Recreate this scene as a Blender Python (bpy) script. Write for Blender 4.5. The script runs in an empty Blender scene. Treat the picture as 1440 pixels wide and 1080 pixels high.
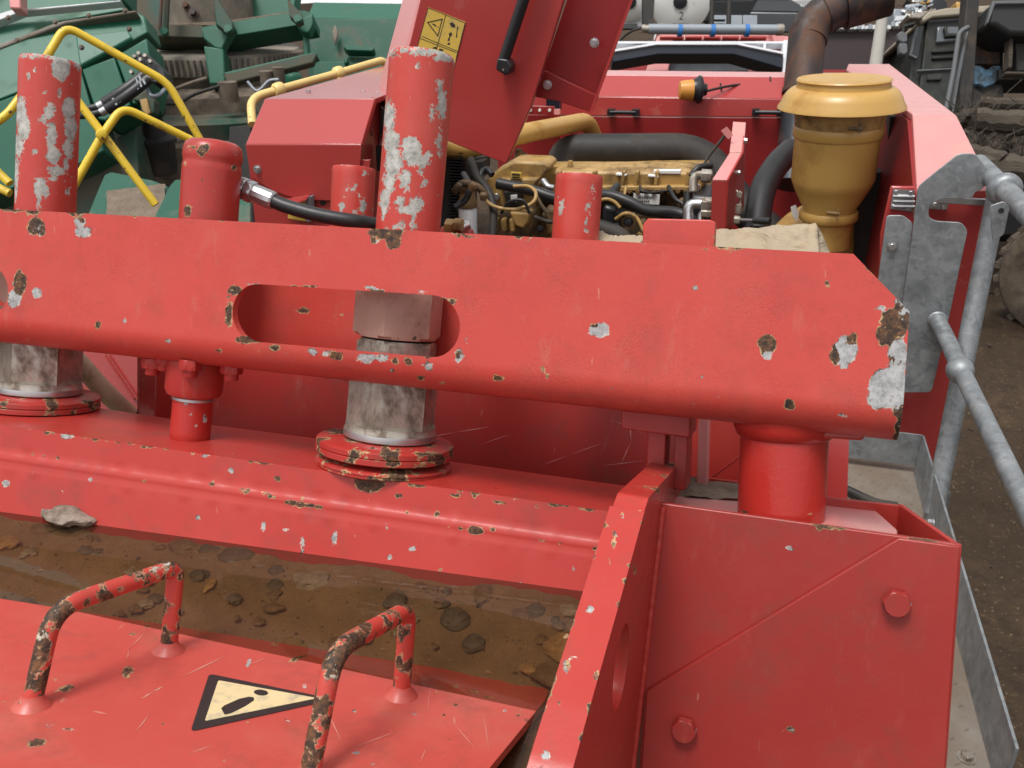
import bpy, bmesh, math, random
import numpy as np
from mathutils import Vector, Matrix, noise as mn
from mathutils.geometry import delaunay_2d_cdt
random.seed(7); rng = np.random.default_rng(5)
S = bpy.context.scene
COL = S.collection
# ------------------------------------------------------------------ camera, sky, sun, exposure
F = 1250.0; PITCH = math.radians(26.0)
CAM = np.array([0.0, 0.0, 3.0])
RIGHT = np.array([1, 0, 0.0])
DOWN = np.array([0, -math.sin(PITCH), -math.cos(PITCH)])
FWD = np.array([0, math.cos(PITCH), -math.sin(PITCH)])
cd = bpy.data.cameras.new('camera'); cam = bpy.data.objects.new('camera', cd); COL.objects.link(cam)
cam.location = CAM; cam.rotation_euler = (math.radians(90) - PITCH, 0, 0)
cd.sensor_width = 36; cd.lens = F / 1440 * 36; cd.clip_start = 0.05; cd.clip_end = 2000
cd.dof.use_dof = True; cd.dof.focus_distance = 1.35; cd.dof.aperture_fstop = 18.0
S.camera = cam
SUN_EL, SUN_AZ = math.radians(70), math.radians(225)      # azimuth measured from +Y towards +X
w = bpy.data.worlds.new('World'); S.world = w; w.use_nodes = True
nt = w.node_tree; nt.nodes.clear()
sky = nt.nodes.new('ShaderNodeTexSky'); sky.sky_type = 'NISHITA'; sky.sun_disc = False
sky.sun_elevation = SUN_EL; sky.sun_rotation = SUN_AZ; sky.dust_density = 4.0; sky.air_density = 1.2; sky.altitude = 100
hs = nt.nodes.new('ShaderNodeHueSaturation'); hs.inputs['Saturation'].default_value = 0.10
bg = nt.nodes.new('ShaderNodeBackground'); bg.inputs[1].default_value = 0.12
wo = nt.nodes.new('ShaderNodeOutputWorld')
nt.links.new(sky.outputs[0], hs.inputs['Color']); nt.links.new(hs.outputs[0], bg.inputs[0]); nt.links.new(bg.outputs[0], wo.inputs[0])
sd = bpy.data.lights.new('sun', 'SUN'); sd.energy = 1.5; sd.angle = math.radians(18); sd.color = (1, 0.965, 0.92)
sun = bpy.data.objects.new('sun', sd); COL.objects.link(sun)
sdir = Vector((math.sin(SUN_AZ) * math.cos(SUN_EL), math.cos(SUN_AZ) * math.cos(SUN_EL), math.sin(SUN_EL)))
sun.rotation_euler = sdir.to_track_quat('Z', 'Y').to_euler()
S.view_settings.view_transform = 'Standard'; S.view_settings.look = 'None'
S.view_settings.gamma = 1.0; S.view_settings.use_curve_mapping = False
S.view_settings.exposure = 0.55
S.cycles.max_bounces = 6; S.cycles.diffuse_bounces = 2; S.cycles.glossy_bounces = 3

# ------------------------------------------------------------------ frames
def c2w(v): return RIGHT * v[0] + DOWN * v[1] + FWD * v[2]
def ray(px, py): return c2w(((px - 720) / F, (py - 540) / F, 1.0))
def P(px, py, d): return CAM + d * ray(px, py)
def proj(V):
    V = np.asarray(V) - CAM; z = V @ FWD
    return 720 + F * (V @ RIGHT) / z, 540 + F * (V @ DOWN) / z, z
class Frame:
    def __init__(s, O, X, Y, Z): s.O = np.array(O, float); s.X, s.Y, s.Z = X, Y, Z; s.A = [X, Y, Z]
    def w(s, a, b, c): return s.O + a * s.X + b * s.Y + c * s.Z
    def loc(s, p): q = np.asarray(p) - s.O; return np.array([q @ s.X, q @ s.Y, q @ s.Z])
    def hitw(s, px, py, ax, val):
        r = ray(px, py); a = s.A[ax]; t = (val - (CAM - s.O) @ a) / (r @ a); return CAM + t * r
    def hit(s, px, py, ax, val): return s.loc(s.hitw(px, py, ax, val))
_Z = c2w((.0917, -.9883, -.1219)); _Z /= np.linalg.norm(_Z)
_X = c2w((3920., 440., -1250.)); _X -= _Z * (_X @ _Z); _X /= np.linalg.norm(_X)
B = Frame(P(600, 440, 1.15), _X, np.cross(_Z, _X), _Z)          # the tilted crusher head
ya = math.radians(15)
C = Frame((0, 0, 0), np.array([math.cos(ya), -math.sin(ya), 0]), np.array([math.sin(ya), math.cos(ya), 0]), np.array([0, 0, 1.0]))  # the level chassis
W = Frame((0, 0, 0), np.array([1., 0, 0]), np.array([0, 1., 0]), np.array([0, 0, 1.]))
def yawframe(deg):
    a = math.radians(deg)
    return Frame((0, 0, 0), np.array([math.cos(a), -math.sin(a), 0]), np.array([math.sin(a), math.cos(a), 0]), np.array([0, 0, 1.0]))

# ------------------------------------------------------------------ materials
def nodes(name):
    m = bpy.data.materials.new(name); m.use_nodes = True; t = m.node_tree
    b = t.nodes['Principled BSDF']; return m, t, b
def N(t, typ, **kw):
    n = t.nodes.new(typ)
    for k, v in kw.items():
        if k == 'inp':
            for kk, vv in v.items(): n.inputs[kk].default_value = vv
        else: setattr(n, k, v)
    return n
def coord(t, scale=(1, 1, 1)):
    tc = N(t, 'ShaderNodeTexCoord'); mp = N(t, 'ShaderNodeMapping'); mp.inputs['Scale'].default_value = scale
    t.links.new(tc.outputs['Object'], mp.inputs[0]); return mp.outputs[0]
def noise(t, vec, scale, detail=4, rough=.6, dist=0.0):
    n = N(t, 'ShaderNodeTexNoise', inp={'Scale': scale, 'Detail': detail, 'Roughness': rough, 'Distortion': dist})
    t.links.new(vec, n.inputs['Vector']); return n.outputs['Fac']
def ramp(t, fac, a, b, ca=(0, 0, 0, 1), cb=(1, 1, 1, 1)):
    r = N(t, 'ShaderNodeValToRGB'); r.color_ramp.elements[0].position = a; r.color_ramp.elements[1].position = b
    r.color_ramp.elements[0].color = ca; r.color_ramp.elements[1].color = cb
    t.links.new(fac, r.inputs[0]); return r.outputs[0]
def math_(t, op, a, b=None, c=None, clamp=False):
    n = N(t, 'ShaderNodeMath', operation=op); n.use_clamp = clamp
    for i, v in enumerate((a, b, c)):
        if v is None: continue
        if isinstance(v, (int, float)): n.inputs[i].default_value = v
        else: t.links.new(v, n.inputs[i])
    return n.outputs[0]
def mix(t, fac, a, b, blend='MIX'):
    n = N(t, 'ShaderNodeMix', data_type='RGBA', blend_type=blend)
    for i, v in ((0, fac), (6, a), (7, b)):
        if isinstance(v, (int, float)): n.inputs[i].default_value = v
        elif isinstance(v, tuple): n.inputs[i].default_value = v if len(v) == 4 else (*v, 1)
        else: t.links.new(v, n.inputs[i])
    return n.outputs[2]
def mixf(t, fac, a, b):
    n = N(t, 'ShaderNodeMix', data_type='FLOAT')
    for i, v in ((0, fac), (2, a), (3, b)):
        if isinstance(v, (int, float)): n.inputs[i].default_value = v
        else: t.links.new(v, n.inputs[i])
    return n.outputs[0]
def bump(t, b, h, strength=.3, dist=.002):
    n = N(t, 'ShaderNodeBump', inp={'Strength': strength, 'Distance': dist}); t.links.new(h, n.inputs['Height'])
    t.links.new(n.outputs[0], b.inputs['Normal']); return n
def pbr(name, col, rough=.5, metal=0., var=.25, scale=6., dirt=None, dirt_amt=.5, dscale=3., bmp=.15, bdist=.002, bscale=60., spec=.5, stretch=(1, 1, 1), specks=None):
    """colour with mottling, dirt patches, roughness variation and fine relief"""
    m, t, b = nodes(name); v = coord(t, stretch)
    n1 = noise(t, v, scale, 5); n2 = noise(t, v, bscale, 3)
    c = mix(t, n1, tuple(x * (1 - var) for x in col), tuple(min(1, x * (1 + var)) for x in col))
    r = mixf(t, n1, max(0.03, rough - .08), min(1, rough + .1))
    if dirt:
        dm = ramp(t, noise(t, v, dscale, 6, .65), .62 - dirt_amt * .35, .75 - dirt_amt * .25)
        dm = math_(t, 'MULTIPLY', dm, .85)
        c = mix(t, dm, c, dirt); r = mixf(t, dm, r, .85)
    if specks:
        sm = ramp(t, noise(t, v, specks[1], 2, .5), specks[2], specks[2] + .02); c = mix(t, sm, c, specks[0])
    t.links.new(c, b.inputs['Base Color']); t.links.new(r, b.inputs['Roughness'])
    b.inputs['Metallic'].default_value = metal; b.inputs['Specular IOR Level'].default_value = spec
    if bmp: bump(t, b, n2, bmp, bdist)
    return m
def paint(name, col, rough=.38, crackle=0., grime=.25, fade=.3, spec=.5, rust=(.045, .026, .018), primer=(.44, .44, .44), rim=(.50, .34, .17), specks=.70, peel=.5, streaks=0., nf_=(110, .9)):
    """worn paint: chips from the mesh attribute 'wear' (0.5 = edge of a chip), what lies under from 'prim'"""
    m, t, b = nodes(name); v = coord(t)
    n1 = noise(t, v, 4, 5); n3 = noise(t, v, 22, 4)
    c = mix(t, n1, tuple(x * .86 for x in col), tuple(min(1, x * 1.12) for x in col))
    # chalky fading
    fm = math_(t, 'MULTIPLY', ramp(t, noise(t, v, 7, 6, .7), .45, .75), fade)
    c = mix(t, fm, c, (col[0] * .7 + .15, col[1] * .7 + .085, col[2] * .7 + .06))
    gm = math_(t, 'MULTIPLY', ramp(t, noise(t, v, 11, 7, .75), .5, .72), grime)
    c = mix(t, gm, c, (.10, .055, .04))
    r = mixf(t, n3, rough - .06, rough + .12)
    hgt = noise(t, v, 160, 3)
    hgt = math_(t, 'MULTIPLY', hgt, .25)
    if crackle:
        vd = coord(t); wn = N(t, 'ShaderNodeTexNoise', inp={'Scale': 90., 'Detail': 3.}); t.links.new(vd, wn.inputs['Vector'])
        ad = N(t, 'ShaderNodeVectorMath', operation='MULTIPLY_ADD'); t.links.new(wn.outputs['Color'], ad.inputs[0]); ad.inputs[1].default_value = (.010,) * 3; t.links.new(vd, ad.inputs[2])
        vo = N(t, 'ShaderNodeTexVoronoi', feature='DISTANCE_TO_EDGE', inp={'Scale': 210.}); t.links.new(ad.outputs[0], vo.inputs['Vector'])
        ck = ramp(t, vo.outputs['Distance'], .02, .12, (1, 1, 1, 1), (0, 0, 0, 1))
        area = ramp(t, noise(t, v, 13, 6, .7), .42, .66)
        ck = math_(t, 'MULTIPLY', math_(t, 'MULTIPLY', ck, area), crackle)
        c = mix(t, ck, c, tuple(x * .45 for x in col))
        hgt = math_(t, 'SUBTRACT', hgt, math_(t, 'MULTIPLY', ck, .6))
    if streaks:
        vs = coord(t, (1, 1, .08)); sm = ramp(t, noise(t, vs, 30, 4, .7), .6, .7); c = mix(t, math_(t, 'MULTIPLY', sm, streaks), c, (.45, .33, .25))
    # fine scratches
    vs = coord(t, (1.0, .25, .12)); sc = ramp(t, noise(t, vs, 120, 2, .5), .74, .76)
    c = mix(t, math_(t, 'MULTIPLY', sc, .35), c, (.55, .30, .22))
    # chips
    aw = N(t, 'ShaderNodeAttribute', attribute_name='wear').outputs['Fac']
    ap = N(t, 'ShaderNodeAttribute', attribute_name='prim').outputs['Fac']
    nf = noise(t, v, nf_[0], 6, .7)
    mm = math_(t, 'ADD', math_(t, 'SUBTRACT', aw, .5), math_(t, 'MULTIPLY', math_(t, 'SUBTRACT', nf, .5), nf_[1]))
    sp = math_(t, 'MULTIPLY', math_(t, 'SUBTRACT', noise(t, v, 75, 2, .5), specks + .06), 4.0)
    sp = math_(t, 'ADD', sp, math_(t, 'MULTIPLY', math_(t, 'SUBTRACT', noise(t, v, 6, 2), .62), 1.5))
    mm = math_(t, 'MAXIMUM', mm, sp)
    chip = ramp(t, mm, .0, .012); rw = math_(t, 'MULTIPLY', noise(t, v, 70, 3), .12); core = ramp(t, math_(t, 'SUBTRACT', mm, rw), .0, .03)
    pn = math_(t, 'ADD', ap, math_(t, 'MULTIPLY', math_(t, 'SUBTRACT', noise(t, v, 55, 5, .7), .5), 1.6))
    pm = ramp(t, pn, .49, .53)
    rc = mix(t, ramp(t, noise(t, v, 130, 5, .75), .42, .72), tuple(x * .55 for x in rust), (.20, .085, .032)); rc = mix(t, math_(t, 'MULTIPLY', ramp(t, noise(t, v, 210, 4, .7), .60, .66), .6), rc, rim)
    pc = mix(t, ramp(t, noise(t, v, 75, 7, .8), .42, .66), primer, tuple(x * .42 for x in primer)); pc = mix(t, ramp(t, noise(t, v, 190, 5, .75), .61, .66), pc, (.16, .075, .035))
    inner = mix(t, pm, rc, pc)
    rimc = mix(t, ramp(t, noise(t, v, 95, 3), .4, .62), mix(t, pm, rim, (.56, .52, .46)), tuple(x * 1.5 for x in rust))
    c = mix(t, chip, c, rimc); c = mix(t, core, c, inner)
    r = mixf(t, chip, r, .7)
    hgt = math_(t, 'SUBTRACT', hgt, math_(t, 'MULTIPLY', core, .8))
    t.links.new(c, b.inputs['Base Color']); t.links.new(r, b.inputs['Roughness'])
    b.inputs['Specular IOR Level'].default_value = spec
    bump(t, b, hgt, peel, .0012)
    return m
RED = (.50, .048, .035)
M = {}
M['beam'] = paint('worn_red_paint_crackled', (.52, .057, .044), .36, crackle=.32, grime=.28, fade=.3, streaks=.10)
M['red'] = paint('worn_red_paint', (.43, .036, .028), .28, grime=.4, fade=.15)
M['redgloss'] = paint('glossy_fresh_red_paint', (.42, .026, .020), .20, grime=.1, fade=.05, specks=.75, peel=.9)
M['redbox'] = paint('shade_darkened_red_box_paint', (.31, .026, .021), .36, grime=.35, fade=.15, specks=.72, streaks=.05)  # same red, base darkened to put the box's shade into the colour
M['reddark'] = paint('grimy_red_paint', (.38, .024, .019), .42, grime=.6, fade=.25, streaks=.12)
M['redtube'] = paint('scraped_red_paint', RED, .33, grime=.12, fade=.55, primer=(.50, .50, .46), rust=(.12, .09, .07), rim=(.62, .55, .42), specks=.64, nf_=(150, 1.5))
M['redlid'] = paint('dusty_red_lid_paint', (.50, .075, .058), .34, grime=.45, fade=.8, specks=.63)
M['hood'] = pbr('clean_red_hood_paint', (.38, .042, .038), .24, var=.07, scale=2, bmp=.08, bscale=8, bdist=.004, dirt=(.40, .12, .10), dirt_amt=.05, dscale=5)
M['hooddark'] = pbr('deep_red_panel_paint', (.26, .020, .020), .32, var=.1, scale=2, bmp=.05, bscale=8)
M['redpale'] = pbr('sky_glare_and_pale_red_paint', (.70, .27, .26), .35, var=.12, scale=5, dirt=(.5, .3, .25), dirt_amt=.4)  # pale base paints sky glare onto hood tops; plain pale red elsewhere
M['green'] = pbr('green_machine_paint', (.014, .105, .062), .40, var=.18, scale=3, dirt=(.06, .11, .07), dirt_amt=.25, dscale=2.5, bmp=.1, bscale=20)
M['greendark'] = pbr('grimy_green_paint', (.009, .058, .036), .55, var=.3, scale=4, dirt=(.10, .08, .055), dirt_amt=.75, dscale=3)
M['greenbright'] = pbr('bright_green_panel_paint', (.010, .085, .05), .4, var=.15, scale=5, dirt=(.13, .12, .09), dirt_amt=.3, dscale=5)
M['soil'] = pbr('dry_soil_crust', (.17, .13, .095), .95, var=.5, scale=18, bmp=.9, bdist=.01, bscale=60)
M['grime'] = pbr('oily_grime', (.085, .065, .048), .8, var=.5, scale=10, dirt=(.19, .15, .11), dirt_amt=.6, dscale=6, bmp=.5, bdist=.004)
M['ring'] = pbr('dusty_cast_steel', (.16, .14, .115), .7, var=.3, scale=9, dirt=(.26, .22, .17), dirt_amt=.6, dscale=5, bmp=.3)
M['yellow'] = pbr('yellow_rail_paint', (.72, .50, .035), .38, var=.1, scale=8, dirt=(.25, .16, .05), dirt_amt=.2, dscale=9, specks=((.06, .05, .04), 55., .69))
M['yellowpale'] = pbr('faded_yellow_rail_paint', (.74, .54, .20), .42, var=.1, scale=8, specks=((.25, .18, .08), 55., .70))
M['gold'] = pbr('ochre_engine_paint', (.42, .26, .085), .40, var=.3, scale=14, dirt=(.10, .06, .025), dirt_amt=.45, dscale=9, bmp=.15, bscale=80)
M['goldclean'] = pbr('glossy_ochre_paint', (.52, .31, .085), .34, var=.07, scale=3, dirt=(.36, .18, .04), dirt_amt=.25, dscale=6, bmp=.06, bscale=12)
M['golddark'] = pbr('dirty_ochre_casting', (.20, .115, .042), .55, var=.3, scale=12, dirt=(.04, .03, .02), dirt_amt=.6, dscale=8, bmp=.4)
def galv():
    m, t, b = nodes('galvanised_steel'); v = coord(t)
    vo = N(t, 'ShaderNodeTexVoronoi', inp={'Scale': 55.}); vo.feature = 'SMOOTH_F1'; vo.inputs['Smoothness'].default_value = .35; ad = N(t, 'ShaderNodeVectorMath', operation='MULTIPLY_ADD')
    wn = N(t, 'ShaderNodeTexNoise', inp={'Scale': 25., 'Detail': 3.}); t.links.new(v, wn.inputs['Vector'])
    t.links.new(wn.outputs['Color'], ad.inputs[0]); ad.inputs[1].default_value = (.09,) * 3; t.links.new(v, ad.inputs[2]); t.links.new(ad.outputs[0], vo.inputs['Vector'])
    sep = N(t, 'ShaderNodeSeparateColor'); t.links.new(vo.outputs['Color'], sep.inputs[0])
    f = math_(t, 'MULTIPLY_ADD', sep.outputs[0], .22, math_(t, 'MULTIPLY', noise(t, v, 14, 7, .7), .85))
    c = ramp(t, f, .25, .85, (.15, .165, .175, 1), (.42, .44, .45, 1))
    dm = math_(t, 'MULTIPLY', ramp(t, noise(t, v, 5, 6, .7), .56, .75), .5); c = mix(t, dm, c, (.20, .15, .11))
    t.links.new(c, b.inputs['Base Color']); t.links.new(mixf(t, f, .42, .62), b.inputs['Roughness']); b.inputs['Metallic'].default_value = .55
    bump(t, b, noise(t, v, 70, 3), .15, .002); return m
M['galv'] = galv()
M['galvdirty'] = pbr('muddy_galvanised_plate', (.24, .21, .18), .7, metal=.25, var=.3, scale=12, dirt=(.17, .13, .095), dirt_amt=.8, dscale=4, bmp=.3)
M['zinc'] = pbr('zinc_plated_fastener', (.55, .55, .56), .32, metal=.9, var=.2, scale=40)
M['steel'] = pbr('tarnished_steel', (.46, .42, .36), .28, metal=.65, var=.3, scale=50, dirt=(.15, .115, .085), dirt_amt=.55, dscale=28, bmp=.12, bscale=260, bdist=.0006, stretch=(1.3, 1.3, .7))
M['nutred'] = paint('rubbed_red_nut', (.46, .27, .21), .40, grime=.6, fade=.6, primer=(.3, .27, .23), rust=(.10, .07, .055), specks=.60, nf_=(200, 1.5))
M['rubber'] = pbr('black_rubber_hose', (.018, .018, .019), .42, var=.3, scale=20, bmp=.2, bscale=120)
M['rubberdirty'] = pbr('dusty_rubber_hose', (.016, .014, .013), .6, var=.4, scale=12, dirt=(.055, .043, .033), dirt_amt=.45, dscale=7)
M['black'] = pbr('satin_black_plastic', (.016, .017, .02), .35, var=.2, scale=10)
M['dark'] = pbr('dark_machine_grime', (.020, .018, .017), .7, var=.5, scale=8, dirt=(.07, .055, .04), dirt_amt=.35)  # near-black base with brown dirt patches, for dark machine parts
M['white'] = pbr('white_plastic', (.72, .73, .76), .35, var=.06, scale=8, bmp=.03)
M['label'] = pbr('white_label', (.78, .78, .76), .45, var=.05, bmp=0)
M['ink'] = pbr('black_print', (.02, .02, .02), .5, var=.1, bmp=0)
M['sticker'] = pbr('yellow_warning_sticker', (.62, .42, .07), .45, var=.08, scale=30, bmp=.03, dirt=(.4, .3, .12), dirt_amt=.3, dscale=20)
M['cream'] = pbr('faded_cream_sticker', (.70, .58, .32), .42, var=.08, scale=30, bmp=.03, dirt=(.42, .36, .26), dirt_amt=.35, dscale=45)
M['rustpipe'] = pbr('heat_blued_rusty_pipe', (.040, .030, .028), .5, metal=.3, var=.6, scale=12, dirt=(.13, .060, .032), dirt_amt=.55, dscale=9, bmp=.5, bdist=.004, stretch=(1, 1, .5))
M['sootpipe'] = pbr('sooty_blue_pipe', (.030, .034, .042), .4, metal=.4, var=.5, scale=7, dirt=(.13, .065, .04), dirt_amt=.4, dscale=5, bmp=.2)
M['card'] = pbr('torn_cardboard', (.36, .29, .20), .85, var=.15, scale=14, dirt=(.40, .29, .17), dirt_amt=.3, dscale=10, bmp=.6, bscale=45, bdist=.005, stretch=(1, 1, 5))
M['wood'] = pbr('weathered_wood_handle', (.66, .52, .36), .8, var=.25, scale=25, dirt=(.30, .20, .12), dirt_amt=.3, dscale=16, bmp=.5, bscale=90, stretch=(1, 1, 1))
M['oldwood'] = pbr('rotten_grey_timber', (.075, .06, .044), .95, var=.5, scale=12, dirt=(.03, .024, .018), dirt_amt=.5, dscale=6, bmp=.8, bdist=.01, stretch=(.2, 1, 1))
M['orange'] = pbr('amber_beacon_lens', (.62, .27, .05), .3, var=.15, scale=15)
M['blue'] = pbr('blue_plastic_clamp', (.03, .16, .45), .4, var=.1)
M['bluepatch'] = pbr('flaking_blue_paint', (.10, .22, .33), .7, var=.35, scale=15, dirt=(.04, .035, .03), dirt_amt=.75, dscale=14, bmp=.4)
M['cab'] = pbr('olive_black_cab_paint', (.016, .019, .015), .5, var=.3, scale=5, dirt=(.05, .046, .036), dirt_amt=.3, dscale=5)
M['cabtrim'] = pbr('worn_grey_trim', (.11, .115, .12), .6, var=.3, scale=10)
M['heap'] = pbr('dark_rubbish_earth', (.050, .038, .028), .95, var=.6, scale=9, dirt=(.11, .085, .06), dirt_amt=.35, dscale=14, bmp=.9, bdist=.02)
M['cabroof'] = pbr('dusty_khaki_roof', (.33, .29, .22), .8, var=.2, scale=5)
M['glassgrey'] = pbr('grey_sky_lit_glass', (.11, .12, .13), .12, var=.2, scale=4, bmp=0, spec=.8)
M['glassdark'] = pbr('dark_car_glass', (.015, .018, .02), .08, var=.1, scale=4, bmp=0, spec=.8)
M['maroon'] = pbr('dark_maroon_sheet_metal', (.030, .016, .018), .6, var=.2, scale=4)
M['tyre'] = pbr('muddy_tyre', (.075, .058, .044), .92, var=.4, scale=10, dirt=(.17, .13, .09), dirt_amt=.7, dscale=6, bmp=.5, bdist=.006)
M['rim'] = pbr('muddy_steel_rim', (.15, .125, .10), .8, var=.4, scale=10, dirt=(.24, .19, .14), dirt_amt=.5, dscale=7, bmp=.3)
M['concrete'] = pbr('weathered_concrete_pole', (.42, .40, .36), .85, var=.15, scale=5, dirt=(.2, .18, .15), dirt_amt=.3, bmp=.4)
M['tank'] = pbr('white_tank_paint', (.70, .70, .67), .5, var=.08, scale=2, dirt=(.42, .38, .32), dirt_amt=.25, dscale=1.5)
M['bluedark'] = pbr('blue_black_gloss_paint', (.012, .016, .026), .3, var=.2, scale=5)
M['snow'] = pbr('bright_tin_sheet', (.62, .63, .64), .35, metal=.3, var=.15, scale=2)
M['tin'] = pbr('grey_corrugated_tin', (.28, .31, .34), .5, metal=.3, var=.2, scale=2)
def ground_mat():
    m, t, b = nodes('trampled_brown_earth'); v = coord(t)
    n1 = noise(t, v, .8, 8, .7); n2 = noise(t, v, 9, 8, .75); n3 = noise(t, v, 45, 4, .6)
    c = ramp(t, n1, .3, .7, (.036, .023, .014, 1), (.095, .062, .037, 1))
    c = mix(t, ramp(t, n2, .42, .6), c, (.045, .030, .020)); c = mix(t, math_(t, 'MULTIPLY', ramp(t, n3, .62, .7), .7), c, (.24, .18, .12))
    t.links.new(c, b.inputs['Base Color']); b.inputs['Roughness'].default_value = .95; b.inputs['Specular IOR Level'].default_value = .2
    bump(t, b, math_(t, 'ADD', n2, math_(t, 'MULTIPLY', n3, .4)), .9, .03); return m
M['ground'] = ground_mat()
def mud_mat():
    m, t, b = nodes('wet_gravelly_mud'); v = coord(t)
    n1 = noise(t, v, 9, 6, .7); n2 = noise(t, v, 160, 3, .7); vo = N(t, 'ShaderNodeTexVoronoi', inp={'Scale': 170.}); t.links.new(v, vo.inputs['Vector'])
    c = ramp(t, n1, .3, .7, (.13, .088, .054, 1), (.27, .19, .125, 1))
    g = ramp(t, vo.outputs['Distance'], .14, .24, (1, 1, 1, 1), (0, 0, 0, 1)); sep = N(t, 'ShaderNodeSeparateColor'); t.links.new(vo.outputs['Color'], sep.inputs[0])
    gm = math_(t, 'MULTIPLY', g, ramp(t, sep.outputs[0], .55, .6)); gc = mix(t, sep.outputs[1], (.06, .04, .03), (.42, .33, .22))
    c = mix(t, gm, c, gc)
    t.links.new(c, b.inputs['Base Color']); b.inputs['Roughness'].default_value = .8
    bump(t, b, math_(t, 'ADD', n2, math_(t, 'MULTIPLY', gm, .6)), .8, .003); return m
M['mud'] = mud_mat()
def water_mat():
    m = bpy.data.materials.new('murky_rainwater'); m.use_nodes = True; t = m.node_tree; t.nodes.clear(); v = coord(t)
    tr = N(t, 'ShaderNodeBsdfTransparent'); tr.inputs[0].default_value = (.62, .51, .38, 1)
    df = N(t, 'ShaderNodeBsdfDiffuse'); df.inputs[0].default_value = (.20, .14, .09, 1)
    gl = N(t, 'ShaderNodeBsdfGlossy'); gl.inputs['Roughness'].default_value = .015; gl.inputs[0].default_value = (1, 1, 1, 1)
    fr = N(t, 'ShaderNodeFresnel', inp={'IOR': 1.33}); bp = N(t, 'ShaderNodeBump', inp={'Strength': .06, 'Distance': .004})
    t.links.new(noise(t, v, 14, 2), bp.inputs['Height']); t.links.new(bp.outputs[0], gl.inputs['Normal']); t.links.new(bp.outputs[0], fr.inputs['Normal'])
    m1 = N(t, 'ShaderNodeMixShader'); m1.inputs[0].default_value = .06; t.links.new(tr.outputs[0], m1.inputs[1]); t.links.new(df.outputs[0], m1.inputs[2])
    m2 = N(t, 'ShaderNodeMixShader'); t.links.new(fr.outputs[0], m2.inputs[0]); t.links.new(m1.outputs[0], m2.inputs[1]); t.links.new(gl.outputs[0], m2.inputs[2])
    o = N(t, 'ShaderNodeOutputMaterial'); t.links.new(m2.outputs[0], o.inputs[0]); return m
M['water'] = water_mat()
def stone_mat(name, a, b_):
    m, t, b = nodes(name); v = coord(t); n1 = noise(t, v, 40, 6, .7)
    t.links.new(ramp(t, n1, .35, .65, (*a, 1), (*b_, 1)), b.inputs['Base Color']); b.inputs['Roughness'].default_value = .75
    bump(t, b, noise(t, v, 90, 5, .7), .7, .004); return m
M['st_grey'] = stone_mat('pale_grey_stone', (.16, .14, .12), (.36, .33, .29))
M['st_dark'] = stone_mat('dark_slate_stone', (.045, .04, .036), (.13, .12, .105))
M['st_tan'] = stone_mat('tan_stone', (.20, .12, .06), (.44, .30, .16))
M['st_brown'] = stone_mat('muddy_brown_stone', (.09, .06, .04), (.21, .15, .10))
def grit_mat():
    m, t, b = nodes('mixed_grit'); gi = N(t, 'ShaderNodeNewGeometry'); rr = gi.outputs['Random Per Island']; t.links.new(ramp(t, rr, .0, 1., (.04, .03, .022, 1), (.34, .25, .16, 1)), b.inputs['Base Color']); b.inputs['Roughness'].default_value = .8; return m
M['grit'] = grit_mat()
M['bag'] = stone_mat('crumpled_plastic_film', (.10, .07, .05), (.30, .24, .19))

for k_ in ('redpale', 'hood'):
    b_ = M[k_].node_tree.nodes['Principled BSDF']; b_.inputs['Coat Weight'].default_value = .6; b_.inputs['Coat Roughness'].default_value = .12
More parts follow.
